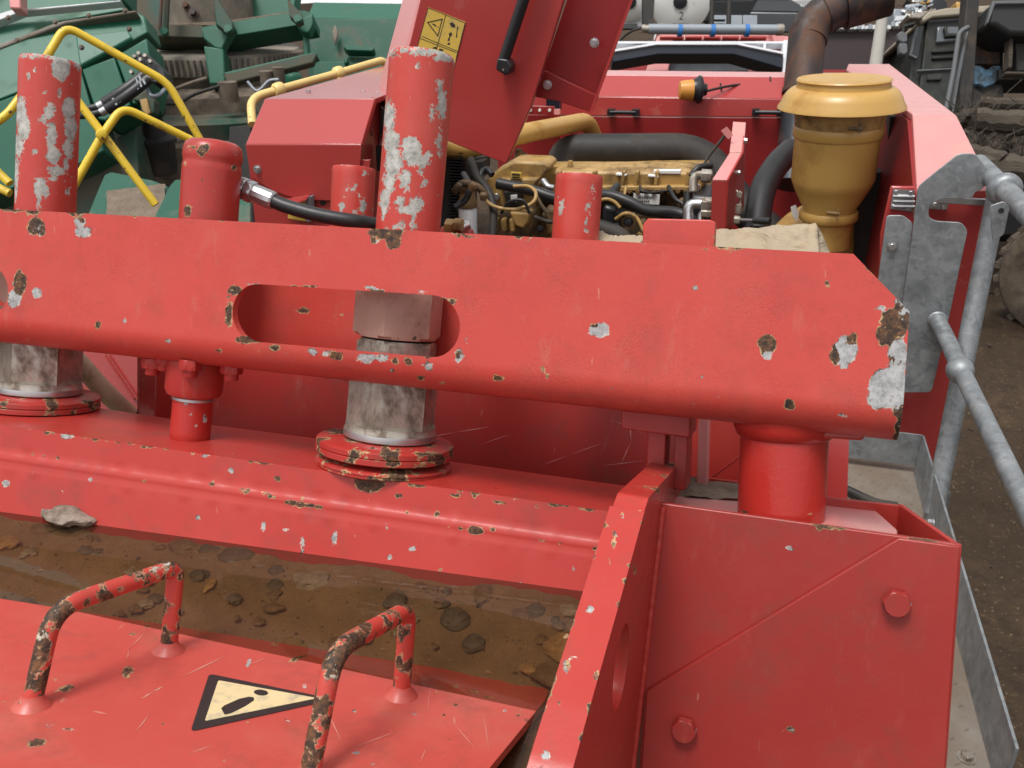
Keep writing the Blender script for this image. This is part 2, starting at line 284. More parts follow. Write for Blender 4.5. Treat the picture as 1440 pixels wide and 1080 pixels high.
# ------------------------------------------------------------------ mesh helpers
ROOT = {}
def setp(o, label=None, cat=None, group=None, kind=None):
    for k, v in (('label', label), ('category', cat), ('group', group), ('kind', kind)):
        if v: o[k] = v
    return o
def thing(name, label, cat, loc, group=None):
    o = bpy.data.objects.new(name, None); COL.objects.link(o); o.location = Vector(loc); o.empty_display_size = .05
    ROOT[o.name] = np.array(loc, float); return setp(o, label, cat, group)
class MB:
    def __init__(s): s.v = []; s.f = []
    def add(s, vs, fs):
        n = len(s.v); s.v += [np.asarray(p, float) for p in vs]; s.f += [[i + n for i in f] for f in fs]; return s
    def prism(s, pts, off):
        pts = [np.asarray(p, float) for p in pts]; off = np.asarray(off, float); n = len(pts)
        nrm = np.zeros(3)
        for i in range(n): nrm += np.cross(pts[i] - pts[0], pts[(i + 1) % n] - pts[0])
        if nrm @ off > 0: pts = pts[::-1]
        return s.add(pts + [p + off for p in pts], [list(range(n)), list(range(2 * n - 1, n - 1, -1))] + [[i, i + n, (i + 1) % n + n, (i + 1) % n] for i in range(n)])
    def box(s, fr, a, b):
        (x0, y0, z0), (x1, y1, z1) = a, b
        return s.prism([fr.w(x0, y0, z0), fr.w(x1, y0, z0), fr.w(x1, y0, z1), fr.w(x0, y0, z1)], fr.Y * (y1 - y0))
    def tube(s, path, r, n=12, caps=True):
        path = [np.asarray(p, float) for p in path]; k = len(path)
        rr = r if hasattr(r, '__len__') else [r] * k
        tan = []
        for i in range(k):
            a = path[min(i + 1, k - 1)] - path[max(i - 1, 0)]; tan.append(a / (np.linalg.norm(a) + 1e-12))
        up = np.array([0, 0, 1.]) if abs(tan[0][2]) < .9 else np.array([1., 0, 0])
        u = np.cross(tan[0], up); u /= np.linalg.norm(u); vs = []; 
        for i in range(k):
            u = u - tan[i] * (u @ tan[i]); u /= np.linalg.norm(u); w_ = np.cross(tan[i], u)
            vs += [path[i] + rr[i] * (math.cos(a) * u + math.sin(a) * w_) for a in np.linspace(0, 2 * math.pi, n, endpoint=False)]
        fs = [[i * n + j, i * n + (j + 1) % n, (i + 1) * n + (j + 1) % n, (i + 1) * n + j] for i in range(k - 1) for j in range(n)]
        if caps: fs += [list(range(n - 1, -1, -1)), list(range((k - 1) * n, k * n))]
        return s.add(vs, fs)
    def lathe(s, base, axis, prof, n=32, hexr=None, rot=0.):
        """prof: (radius, height) pairs; hexr: rings (by index) that follow a hexagon"""
        base = np.asarray(base, float); axis = np.asarray(axis, float); axis = axis / np.linalg.norm(axis)
        h = np.array([0, 1., 0]) if abs(axis[1]) < .9 else np.array([1., 0, 0])
        u = np.cross(axis, h); u /= np.linalg.norm(u); w_ = np.cross(axis, u); vs = []
        for i, (r, z) in enumerate(prof):
            for a in np.linspace(0, 2 * math.pi, n, endpoint=False):
                rr = r
                if hexr and i in hexr:
                    q = (a % (math.pi / 3)) - math.pi / 6; rr = min(r, hexr[i] * .866 / math.cos(q))
                vs.append(base + axis * z + rr * (math.cos(a + rot) * u + math.sin(a + rot) * w_))
        k = len(prof)
        fs = [[i * n + j, i * n + (j + 1) % n, (i + 1) * n + (j + 1) % n, (i + 1) * n + j] for i in range(k - 1) for j in range(n)]
        fs += [list(range(n - 1, -1, -1)), list(range((k - 1) * n, k * n))]
        return s.add(vs, fs)
    def nut(s, base, axis, R, h, rot=0., n=36):
        c = R * .07
        return s.lathe(base, axis, [(R * .87, 0), (R, c), (R, h - c), (R * .87, h)], n, {0: R * .99, 1: R, 2: R, 3: R * .99}, rot)
    def build(s, name, mat, parent=None, bevel=0, smooth=40, chips=None, sub=0, edge=None, label=None, kind=None, jitter=0, noisew=None):
        V = np.array(s.v)
        if parent is None: root = np.array([V[:, 0].mean(), V[:, 1].mean(), V[:, 2].min()])
        else: root = ROOT[parent.name]
        me = bpy.data.meshes.new(name); me.from_pydata([tuple(p) for p in V - root], [], s.f)
        o = bpy.data.objects.new(name, me); COL.objects.link(o)
        if parent is not None: o.parent = parent
        else: o.location = Vector(root)
        ROOT[o.name] = root
        bm = bmesh.new(); bm.from_mesh(me)
        bmesh.ops.recalc_face_normals(bm, faces=bm.faces)
        if sub:
            big = [f for f in bm.faces if len(f.verts) > 4]
            if big: bmesh.ops.triangulate(bm, faces=big)
            for _ in range(12):
                es = [e for e in bm.edges if e.calc_length() > sub]
                if not es or len(bm.verts) > 60000: break
                bmesh.ops.subdivide_edges(bm, edges=es, cuts=1, use_grid_fill=True)
            bmesh.ops.triangulate(bm, faces=[f for f in bm.faces if len(f.verts) > 4])
        bm.to_mesh(me); bm.free()
        me.polygons.foreach_set('use_smooth', [True] * len(me.polygons)); me.set_sharp_from_angle(angle=math.radians(smooth))
        if bevel:
            m = o.modifiers.new('bevel', 'BEVEL'); m.width = bevel; m.segments = 2; m.limit_method = 'ANGLE'; m.angle_limit = math.radians(35); m.harden_normals = False
        me.materials.append(M[mat] if isinstance(mat, str) else mat)
        if chips is not None or edge is not None or noisew is not None: wear(o, root, chips or [], edge, noisew)
        if label: o['label'] = label
        if kind: o['kind'] = kind
        return o
def n3(p, s): return mn.noise(Vector(p) * s)
def wear(o, root, chips, edge=None, noisew=None):
    """write 'wear' / 'prim' per vertex. chips: (px,py,rx,ry,prim) as seen in the picture; edge: list of (polyline3d, amount, prim, threshold)"""
    me = o.data; n = len(me.vertices); co = np.empty(n * 3); me.vertices.foreach_get('co', co); V = co.reshape(-1, 3) + root
    nr = np.empty(n * 3); me.vertices.foreach_get('normal', nr); NR = nr.reshape(-1, 3)
    x, y, z = proj(V); front = ((V - CAM) * NR).sum(1) < 0.02
    wv = np.full(n, -1.0); pv = np.zeros(n); WD = .007
    for c in chips:
        px, py, rx, ry, pr = c[:5]; a = math.radians(c[5]) if len(c) > 5 else 0
        dx, dy = x - px, y - py; ca, sa = math.cos(a), math.sin(a)
        ex, ey = dx * ca + dy * sa, -dx * sa + dy * ca
        q = (1 - np.sqrt((ex / rx) ** 2 + (ey / ry) ** 2)) * min(rx, ry) * z / F - .0008
        q = np.where(front, q, -1); m = q > wv; wv[m] = q[m]; pv[m] = pr
    if edge:
        for (A, Bp, amt, pr, thr) in edge:
            A = np.array(A); Bp = np.array(Bp); d = Bp - A; L = d @ d
            t = np.clip((V - A) @ d / L, 0, 1); D = np.linalg.norm(V - (A + t[:, None] * d), axis=1)
            near = np.where(D < amt * 3)[0]
            for i in near:
                s_ = t[i] * math.sqrt(L); k = mn.noise(Vector((s_ * 28, A[0] * 9, A[2] * 5))) + .5 * mn.noise(Vector((s_ * 80, 3, A[1] * 7)))
                q = (k - thr) * amt * 2.4 - D[i] - (.002 if k < thr else 0)
                if q > wv[i]: wv[i] = q; pv[i] = pr + .35 * mn.noise(Vector((s_ * 15, 7, 1)))
    if noisew:
        for i in range(n):
            q, pr = noisew(V[i], x[i], y[i])
            if q > wv[i]: wv[i] = q; pv[i] = pr
    sarr = np.clip(.5 + wv / (2 * WD), 0, 1)
    for nm, arr in (('wear', sarr), ('prim', np.clip(pv, 0, 1))):
        at = me.attributes.new(nm, 'FLOAT', 'POINT'); at.data.foreach_set('value', arr.astype(np.float32))
def PX(fr, ax, val, pts): return [fr.hitw(a, b, ax, val) for a, b in pts]
def arc(p0, p1, p2, n=5):
    """rounded corner points between p0->p1->p2 (quadratic)"""
    p0, p1, p2 = map(lambda q: np.asarray(q, float), (p0, p1, p2))
    return [(1 - t) ** 2 * p0 + 2 * t * (1 - t) * p1 + t * t * p2 for t in np.linspace(0, 1, n)]
def bent(pts, r=.05, n=5):
    pts = [np.asarray(p, float) for p in pts]; out = [pts[0]]
    for i in range(1, len(pts) - 1):
        a, b, c = pts[i - 1], pts[i], pts[i + 1]; la = np.linalg.norm(a - b); lc = np.linalg.norm(c - b)
        k = min(r, la * .45, lc * .45); out += arc(b + (a - b) / la * k, b, b + (c - b) / lc * k, n)
    out.append(pts[-1]); return out
def smoothpath(pts, n=8):
    pts = [np.asarray(p, float) for p in pts]; P_ = [2 * pts[0] - pts[1]] + pts + [2 * pts[-1] - pts[-2]]; out = []
    for i in range(1, len(P_) - 2):
        for t in np.linspace(0, 1, n, endpoint=False):
            a, b, c, d = P_[i - 1], P_[i], P_[i + 1], P_[i + 2]
            out.append(.5 * (2 * b + (c - a) * t + (2 * a - 5 * b + 4 * c - d) * t * t + (3 * b - a - 3 * c + d) * t ** 3))
    out.append(pts[-1]); return out
def sheet(name, mat, parent, outline, holes, res, fmap, nmap, thick, chips, edge_amt, thr, eprim=.25, bevel=0, extra=None):
    """a plate cut from (u,v) outline with holes, finely gridded so that chips can follow it"""
    def dens(loop):
        out = []
        for i in range(len(loop)):
            a, b = np.array(loop[i]), np.array(loop[(i + 1) % len(loop)]); k = max(1, int(np.linalg.norm(b - a) / res))
            out += [tuple(a + (b - a) * j / k) for j in range(k)]
        return out
    loops = [dens(outline)] + [dens(h) for h in holes]
    verts = []; edges = []; 
    for L in loops:
        s0 = len(verts); verts += L; edges += [(s0 + i, s0 + (i + 1) % len(L)) for i in range(len(L))]
    nb = len(verts); us = [p[0] for p in outline]; vs = [p[1] for p in outline]
    E0 = np.array(verts)
    gu = np.arange(min(us) + res * .5, max(us), res); gv = np.arange(min(vs) + res * .5, max(vs), res)
    G = np.array([(a + (res * .5 if j % 2 else 0), b) for j, b in enumerate(gv) for a in gu])
    def inside(L, Q):
        L = np.array(L); c = np.zeros(len(Q), bool); j = len(L) - 1
        for i in range(len(L)):
            cond = ((L[i, 1] > Q[:, 1]) != (L[j, 1] > Q[:, 1])); den = (L[j, 1] - L[i, 1]); den = den if abs(den) > 1e-12 else 1e-12
            c ^= cond & (Q[:, 0] < (L[j, 0] - L[i, 0]) * (Q[:, 1] - L[i, 1]) / den + L[i, 0]); j = i
        return c
    ok = inside(outline, G)
    for h in holes: ok &= ~inside(h, G)
    G = G[ok]; dm = np.array([np.min((E0[:, 0] - g[0]) ** 2 + (E0[:, 1] - g[1]) ** 2) for g in G]) if len(G) else np.array([])
    D = np.sqrt(dm); keep = D > res * .45; G = G[keep]; D = D[keep]
    allv = [Vector(p) for p in verts] + [Vector(p) for p in G]
    ov, oe, of, iv, ie, if_ = delaunay_2d_cdt(allv, edges, [], 2 if holes else 1, 1e-6)
    uv = [(p[0], p[1]) for p in ov]
    # drop triangles in holes
    cen = np.array([np.mean([uv[i] for i in f], axis=0) for f in of]); okf = inside(outline, cen)
    for h in holes: okf &= ~inside(h, cen)
    of = [list(f) for f, k in zip(of, okf) if k]
    front = [fmap(*p) for p in uv]; back = [np.asarray(fmap(*p)) + nmap(*p) * thick for p in uv]; n = len(uv)
    cnt = {}
    for f in of:
        for i in range(len(f)):
            a, b = f[i], f[(i + 1) % len(f)]; cnt[(a, b)] = 1
    side = [[b, a, a + n, b + n] for (a, b) in cnt if (b, a) not in cnt]
    root = ROOT[parent.name] if parent is not None else np.mean(front, axis=0)
    V = np.array(front + back)
    me = bpy.data.meshes.new(name); me.from_pydata([tuple(p) for p in V - root], [], of + [[i + n for i in reversed(f)] for f in of] + side)
    o = bpy.data.objects.new(name, me); COL.objects.link(o)
    if parent is not None: o.parent = parent
    else: o.location = Vector(root)
    ROOT[o.name] = root
    bm = bmesh.new(); bm.from_mesh(me); bmesh.ops.recalc_face_normals(bm, faces=bm.faces); bm.to_mesh(me); bm.free()
    me.polygons.foreach_set('use_smooth', [True] * len(me.polygons)); me.set_sharp_from_angle(angle=math.radians(40))
    me.materials.append(M[mat])
    x, y, z = proj(V); wv = np.full(len(V), -1.); pv = np.zeros(len(V)); UV = np.array(uv + uv)
    for c in chips:
        px, py, rx, ry, pr = c[:5]; a = math.radians(c[5]) if len(c) > 5 else 0
        dx, dy = x - px, y - py; ca, sa = math.cos(a), math.sin(a); ex, ey = dx * ca + dy * sa, -dx * sa + dy * ca
        q = (1 - np.sqrt((ex / rx) ** 2 + (ey / ry) ** 2)) * min(rx, ry) * z / F - .0008
        q[n:] = -1; m_ = q > wv; wv[m_] = q[m_]; pv[m_] = pr
    dist = np.array([np.min((E0[:, 0] - p[0]) ** 2 + (E0[:, 1] - p[1]) ** 2) for p in uv]) ** .5; dist = np.concatenate([dist, dist])
    for i in np.where(dist < edge_amt * 3)[0]:
        u, v = UV[i]; k = mn.noise(Vector((u * 26, v * 26, 3.1))) + .6 * mn.noise(Vector((u * 75, v * 75, 8.)))
        q = (k - thr) * edge_amt * 2.6 - dist[i] - (.002 if k < thr else 0)
        if q > wv[i]: wv[i] = q; pv[i] = eprim + .5 * mn.noise(Vector((u * 17, v * 17, 1.)))
    if extra:
        for i in range(n):
            q, pr = extra(uv[i][0], uv[i][1], x[i], y[i])
            if q > wv[i]: wv[i] = q; pv[i] = pr
    for nm, arr in (('wear', np.clip(.5 + wv / .014, 0, 1)), ('prim', np.clip(pv, 0, 1))):
        at = me.attributes.new(nm, 'FLOAT', 'POINT'); at.data.foreach_set('value', arr.astype(np.float32))
    return o
def plate(name, mat, parent, fr, ax, val, pts, thick, **kw):
    """polygon seen at these pixels on a plane of the frame, extruded `thick` along that axis"""
    return MB().prism(PX(fr, ax, val, pts), fr.A[ax] * thick).build(name, mat, parent, **kw)
def hexbolt(parent, name, p, axis, R, h, mat='zinc', rot=.2, washer=True):
    m = MB()
    if washer: m.lathe(p, axis, [(R * 1.45, 0), (R * 1.45, R * .18)], 20)
    m.nut(np.asarray(p) + np.asarray(axis) * R * .18, axis, R, h, rot, 24)
    return m.build(name, mat, parent, smooth=30)
def textmesh(name, txt, size, origin, xdir, ydir, mat, parent):
    cu = bpy.data.curves.new('tmp', 'FONT'); cu.body = txt; cu.size = size; cu.align_x = 'CENTER'; cu.align_y = 'CENTER'; cu.extrude = .0004
    ob = bpy.data.objects.new('tmp', cu); COL.objects.link(ob); dg = bpy.context.evaluated_depsgraph_get()
    me = bpy.data.meshes.new_from_object(ob.evaluated_get(dg)); bpy.data.objects.remove(ob)
    xd = np.array(xdir) / np.linalg.norm(xdir); yd = np.array(ydir) - xd * (np.array(ydir) @ xd); yd /= np.linalg.norm(yd); zd = np.cross(xd, yd)
    root = ROOT[parent.name]
    for v in me.vertices: v.co = Vector(np.asarray(origin) + v.co.x * xd + v.co.y * yd + v.co.z * zd - root)
    me.materials.clear(); me.materials.append(M[mat]); o = bpy.data.objects.new(name, me); COL.objects.link(o); o.parent = parent; ROOT[o.name] = root; return o

# ================================================================== THE SETTING
def build_ground():
    xs = np.concatenate([np.linspace(-400, -12, 12), np.linspace(-10, -1, 10), np.linspace(-.5, 9, 150), np.linspace(10, 60, 14), np.linspace(80, 500, 8)])
    ys = np.concatenate([np.linspace(-60, -2, 8), np.linspace(-1, 13, 220), np.linspace(14, 70, 30), np.linspace(90, 900, 12)])
    vs = []; 
    for y in ys:
        for x in xs:
            h = 0
            if -1 < x < 9.5 and -1 < y < 13.5:
                h = .05 * mn.noise(Vector((x * 1.3, y * 1.3, 0))) + .06 * mn.noise(Vector((x * 4, y * 2.2, 4))) + .035 * mn.noise(Vector((x * 11, y * 9, 9)))
            elif y < 70: h = .06 * mn.noise(Vector((x * .3, y * .3, 0)))
            vs.append((x, y, h))
    nx = len(xs); fs = [[j * nx + i, j * nx + i + 1, (j + 1) * nx + i + 1, (j + 1) * nx + i] for j in range(len(ys) - 1) for i in range(nx - 1)]
    me = bpy.data.meshes.new('ground'); me.from_pydata(vs, [], fs); me.polygons.foreach_set('use_smooth', [True] * len(me.polygons))
    o = bpy.data.objects.new('ground', me); COL.objects.link(o); me.materials.append(M['ground']); o['kind'] = 'structure'
build_ground()
m = MB()
for _ in range(900):                                               # loose clods and pebbles beside the machine
    x, y = rng.uniform(1.2, 8), rng.uniform(1.0, 11); r = rng.uniform(.006, .026) * (1.6 if rng.random() < .1 else 1)
    h = .05 * mn.noise(Vector((x * 1.3, y * 1.3, 0))) + .035 * mn.noise(Vector((x * 4, y * 4, 4)))
    q = [np.array([x + r * dx * rng.uniform(.7, 1.3), y + r * dy * rng.uniform(.7, 1.3), h + r * dz * rng.uniform(.5, .9)]) for dx, dy, dz in ((1, 0, 0), (0, 1, 0), (-1, 0, 0), (0, -1, 0), (0, 0, 1), (0, 0, -1))]
    m.add(q, [[0, 1, 4], [1, 2, 4], [2, 3, 4], [3, 0, 4], [1, 0, 5], [2, 1, 5], [3, 2, 5], [0, 3, 5]])
clods = m.build('earth_clods', 'heap', smooth=60, kind='stuff'); clods['label'] = 'loose clods and pebbles scattered over the brown earth'; clods['category'] = 'clods'

# ================================================================== CROSSBEAM of the crusher head
bt = math.atan(.026); BU = B.X * math.cos(bt) + B.Z * math.sin(bt); BV = -B.Z * math.cos(bt) + B.X * math.sin(bt); BA = B.w(-.1, 0, .103)
FL, BR = .165, .045
def uvb(px, py): p = B.hitw(px, py, 1, 0) - BA; return (p @ BU, p @ BV)
def bmap(u, v):
    if v <= FL: return BA + BU * u + BV * v
    f = (v - FL) / BR
    if f <= math.pi / 2: return BA + BU * u + BV * (FL + BR * math.sin(f)) + B.Y * BR * (1 - math.cos(f))
    return BA + BU * u + BV * (FL + BR) + B.Y * (BR + (v - FL - BR * math.pi / 2))
def bnrm(u, v):
    f = min(max(0, (v - FL) / BR), math.pi / 2); return B.Y * math.cos(f) - BV * math.sin(f)
def stadium(c0, c1, r, n=14):
    c0, c1 = np.array(c0), np.array(c1); d = c1 - c0; a0 = math.atan2(d[1], d[0])
    return [tuple(c1 + r * np.array([math.cos(a0 + a), math.sin(a0 + a)])) for a in np.linspace(-math.pi / 2, math.pi / 2, n)] + \
           [tuple(c0 + r * np.array([math.cos(a0 + a), math.sin(a0 + a)])) for a in np.linspace(math.pi / 2, 1.5 * math.pi, n)]
beam = thing('crossbeam', 'long red painted crossbeam with chipped paint and a long slot, spanning the picture', 'beam', B.w(.1, .1, -.1))
VE = FL + BR * math.pi / 2 + .07
r1 = uvb(1200, 357); r2 = uvb(1279, 438); r3 = uvb(1268, 590)
outl = [(-1.05, 0), (r1[0], max(0, r1[1])), r2, (r3[0], FL), (r3[0] + .002, VE), (-1.05, VE)]
slot = stadium(uvb(362, 441), uvb(606, 459), .0405)
slot2 = stadium((-.93, uvb(-20, 405)[1]), uvb(-14, 407), .036)
bch = [(843,464,17,11,.75),(836,458,7,5,.1),(1079,484,14,15,.15),(1079,500,9,8,.8),(1190,492,18,22,.75),(1178,498,12,18,.15),(1199,478,8,12,.1),(1186,510,9,10,.9),
       (1250,545,30,30,.95),(1235,560,18,16,.95),(1262,555,20,22,.9),(1262,500,15,34,.6),(1256,455,20,24,.25),(1246,470,16,18,.1),(1270,440,16,26,.5),(1268,578,14,14,.3),(1238,432,11,5,.9),
       (1110,569,9,10,0),(1186,584,9,5,1),(978,406,8,6,.6),(765,524,3,10,.1,-25),(697,530,7,5,0),(592,532,7,5,0),(645,500,7,11,.55),(657,478,4,7,1),
       (543,326,30,11,0),(553,340,13,11,.1),(525,338,7,6,.5),(117,326,13,9,1),(112,312,9,9,.5),(50,318,13,14,.35),(58,325,8,8,.4),(110,297,17,6,0),(20,294,34,5,0),(45,297,14,6,.3),
       (52,412,8,9,.95),(28,398,10,20,.3),(20,420,10,14,.7),(175,451,3,5,1),(138,457,5,7,.1),(308,493,7,4,0),(236,480,5,4,1),(250,499,4,2,1),(40,478,5,3,0),
       (516,504,16,8,1),(538,503,10,7,.6),(555,508,7,7,0),(574,508,7,7,.1),(602,515,9,6,1),(551,520,5,4,1),(440,494,9,6,1),(458,497,6,6,1),(473,500,12,8,0),(386,489,9,6,.1),(340,478,10,7,.2),(322,440,6,26,.1),(330,408,12,8,.3),
       (355,399,12,3,.9),(430,403,16,3,.3),(520,405,10,3,.6),(590,411,16,3,.8),(635,424,8,6,.3),(660,333,12,3,.1),(746,336,12,3,.1),(990,352,10,3,.2),(1030,355,8,3,.2),(770,530,4,4,0),(622,539,4,3,0),(1163,400,4,6,.1),(700,533,9,6,.0)]
sheet('front_plate', 'beam', beam, outl, [slot, slot2], .0042, bmap, bnrm, .012, bch, .0050, .22, eprim=.12)
MB().prism([BA + BU * a + BV * b + B.Y * .165 for a, b in ((-1.05, .01), (.5, .01), (.56, .06), (.565, FL + .03), (-1.05, FL + .03))], B.Y * .012).build('back_plate', 'beam', beam, sub=.02,
    chips=[(427,436,14,6,0),(468,455,6,4,0),(478,443,7,4,0),(498,418,3,4,0),(520,470,4,3,0)])
# tab standing on the beam, lug bracket, mounting post
zt_ = B.hit(903, 345, 1, .12)
plate('lifting_tab', 'beam', beam, B, 1, .12, [(903,372),(904,316),(911,307),(998,309),(1006,312),(1003,375)], .02, bevel=.002, sub=.02, chips=[(1003,335,3,20,.1),(907,310,6,4,.1),(940,309,8,2,.1)])
lug = MB().prism(PX(B, 1, .10, [(873,576),(971,586),(970,616),(873,603)]), B.Y * .08)
lug.build('lug_bracket', 'reddark', beam, bevel=.002)
plate('lug_leg', 'reddark', beam, B, 1, .13, [(911,600),(937,603),(933,680),(908,676)], .05, bevel=.002)
plate('lug_leg', 'reddark', beam, B, 1, .13, [(949,606),(968,608),(964,690),(946,688)], .05, bevel=.002)
pc = B.hitw(1103, 604, 1, .085); pb = B.hitw(1097, 742, 1, .085); ax = (pc - pb); Lp = np.linalg.norm(ax); ax /= Lp
m = MB().lathe(pb - ax * .03, ax, [(.053, 0)] + [(.053 , z) for z in np.linspace(.01, Lp + .02, 20)] + [(.058, Lp + .024), (.062, Lp + .034), (.064, Lp + .07)], 48)
m.build('mounting_post', 'redgloss', beam, chips=[(1048,722,10,4,0),(1142,722,6,4,0),(1150,700,3,5,.2),(1096,650,2,6,.2)], sub=.02)
MB().prism(PX(B, 1, .045, [(1040,592),(1222,606),(1212,620),(1165,617),(1050,609)]), B.Y * .1).build('post_collar', 'red', beam, bevel=.003)

# ------------------------------------------------------------------ the two spring adjusters
def adjuster(off, label, chips, capchips, tchips):
    o = np.asarray(off)
    def h(px, py, y=.108): return B.hitw(px, py, 1, y) + o
    t = thing('spring_adjuster', label, 'adjuster', h(540, 662), 'spring adjusters standing through the crossbeam')
    top, bot = h(594, 78), h(573, 330); a = top - bot; L = np.linalg.norm(a); a /= L
    r = .0455
    prof = [(r, z) for z in np.linspace(-.01, L - .006, 62)] + [(r * .985, L - .002), (r * .93, L + .001), (r * .6, L + .003)]
    m = MB().lathe(bot, a, prof, 72)
    c = np.asarray(bot)
    def nz(p, x, y):
        q = p - c; z = q @ a; qq = q - a * z
        k = mn.noise(Vector((qq @ B.X * 40, qq @ B.Y * 40, z * 9))) + .6 * mn.noise(Vector((qq @ B.X * 90, qq @ B.Y * 90, z * 25)))
        amt = (k - .62) * .02
        if z > L - .007: amt = max(amt, .006 * (mn.noise(Vector((qq @ B.X * 60, qq @ B.Y * 60, 2.))) + .15))
        return amt, .85 + .3 * mn.noise(Vector(p) * 30)
    m.build('cover_tube', 'redtube', t, chips=tchips, noisew=nz)
    def ring(name, p0, p1, R, mat, hexa=True, rot=.32, ch=None):
        A, Bq = h(*p0), h(*p1); ln = np.linalg.norm(Bq - A); m = MB()
        m.nut(A, a, R, ln, rot) if hexa else m.lathe(A, a, [(R * .985, 0), (R, .002), (R, ln - .002), (R * .985, ln)], 64)
        return m.build(name, mat, t, smooth=28, sub=0)
    ring('lock_nut', (558,474), (563,404), .0645, 'nutred')
    ring('lock_nut', (556,522), (558,477), .0605, 'steel', rot=.42)
    ring('hex_socket', (549,602), (554,515), .0655, 'steel', rot=.32)
    A = h(548, 614); MB().lathe(A, a, [(.0655, 0), (.0672, .003), (.0672, .011), (.0655, .014), (.0655, .020)], 64).build('flange', 'steel', t)
    MB().lathe(A - a * .0005, a, [(.0676, .002), (.0678, .004), (.0678, .009), (.0676, .011)], 64).build('polished_rim', 'zinc', t)
    z0 = h(541, 637); 
    def disc(name, base, R, hh, groove):
        pr = [(R * .97, 0), (R, .002), (R, hh * .42), (R - .002, hh * .5), (R, hh * .58), (R, hh - .002), (R * .98, hh), (R * .72, hh + .004), (R * .6, hh + .004)]
        def nzd(p, x, y):
            k = mn.noise(Vector(p) * 38) + .5 * mn.noise(Vector(p) * 90); return (k - .14) * .010 * groove, .04 + .2 * mn.noise(Vector(p) * 20)
        m = MB().lathe(base, a, pr, 120); ob = m.build(name, 'reddark', t, noisew=nzd); return ob
    disc('washer_disc', z0, .100, .020, 1.0)
    disc('washer_disc', h(540, 655), .099, .010, .45)
    MB().lathe(h(540, 655), a, [(.05, 0), (.05, .1)], 40).build('shaft', 'steel', t)
    return t
tmid = [(547,165,9,26,.9),(550,198,12,20,.85),(553,228,13,24,.9),(548,255,9,20,.9),(541,282,8,18,.95),(580,215,15,20,.9),(592,226,14,10,.85),(570,252,8,18,.95),(578,204,14,14,.85),(603,218,8,6,1),
        (562,283,10,7,1),(574,294,16,8,1),(586,288,10,12,1),(592,242,6,5,1),(596,258,8,5,1),(583,279,6,5,1),(622,145,7,26,.95),(618,200,5,20,.95),(607,158,4,14,1),(618,118,5,9,1),(556,318,6,4,1),(582,318,5,4,1),(566,316,4,8,1),
        (600,74,28,5,.75),(625,82,14,6,.9),(618,80,10,7,1),(590,93,3,4,.8),(552,78,8,3,.3)]
adjuster((0, 0, 0), 'red tube and steel nuts standing through the long slot of the crossbeam', [], [], tmid)
tl = [(30,158,9,24,.9),(34,180,10,18,.85),(26,205,8,18,.95),(20,238,8,18,1),(16,262,5,8,1),(70,155,8,12,.9),(72,192,8,24,.95),(75,218,11,14,1),(80,240,14,8,1),(62,167,9,6,.9),(49,214,7,4,1),(56,262,9,14,1),(64,270,5,10,1),
      (97,152,10,18,.95),(99,180,10,22,.95),(96,208,8,18,.95),(93,232,5,12,1),(84,130,3,6,1),(63,128,3,6,1),(85,95,14,20,.8),(75,250,9,5,1),(95,270,4,6,1),(60,64,18,3,.5),(100,80,14,4,.4),(40,106,4,8,.9)]
du = (B.hit(54, 290, 1, .08)[0] - B.hit(575.5, 310, 1, .08)[0])
adjuster(BU * du * 1.0, 'leftmost red tube with heavily scraped paint, its nuts half under the crossbeam', [], [], tl)

# ------------------------------------------------------------------ ram with hose, and two small tubes behind
ram = thing('hydraulic_ram', 'red hydraulic ram with domed cap and a braided hose fitting, between the scraped tubes', 'ram', B.hitw(271, 612, 1, .08))
rt, rb = B.hitw(299, 224, 1, .08), B.hitw(292, 330, 1, .08); a = rt - rb; L = np.linalg.norm(a); a /= L; r = .0425
MB().lathe(rb, a, [(r, z) for z in np.linspace(-.03, L - .012, 24)] + [(r * .975, L - .008), (r * .97, L - .005), (r, L), (r * 1.01, L + .004), (r, L + .012), (r * .93, L + .021), (r * .75, L + .026), (r * .4, L + .028)], 64).build('cylinder', 'red', ram,
   chips=[(288,207,9,7,0),(282,214,6,8,0),(272,208,10,5,.0),(329,236,4,5,.1),(264,297,7,9,0),(284,253,3,3,0),(302,270,3,3,0),(330,218,3,4,.1),(261,230,3,4,0)], sub=.02)
f0, f1 = P(334, 262, 1.37), P(388, 284, 1.36); fa = (f1 - f0); fl = np.linalg.norm(fa); fa /= fl
MB().lathe(f0 - fa * .03, fa, [(.013, 0), (.013, .035)], 24).build('port', 'red', ram)
MB().nut(f0 + fa * .002, fa, .0185, .014, .3).nut(f0 + fa * .017, fa, .0175, .012, .5).build('hose_nut', 'zinc', ram, smooth=30)
m = MB().lathe(f0 + fa * .028, fa, [(.0135, 0), (.0145, .002), (.0145, .034), (.0125, .037)], 12)
m.build('crimped_ferrule', 'zinc', ram, smooth=20)
hp = smoothpath([f0 + fa * .06, f1 + fa * .02, P(450, 303, 1.35), P(510, 313, 1.36), P(560, 320, 1.42)], 8)
MB().tube(hp, .0108, 16).build('hose', 'rubber', ram)
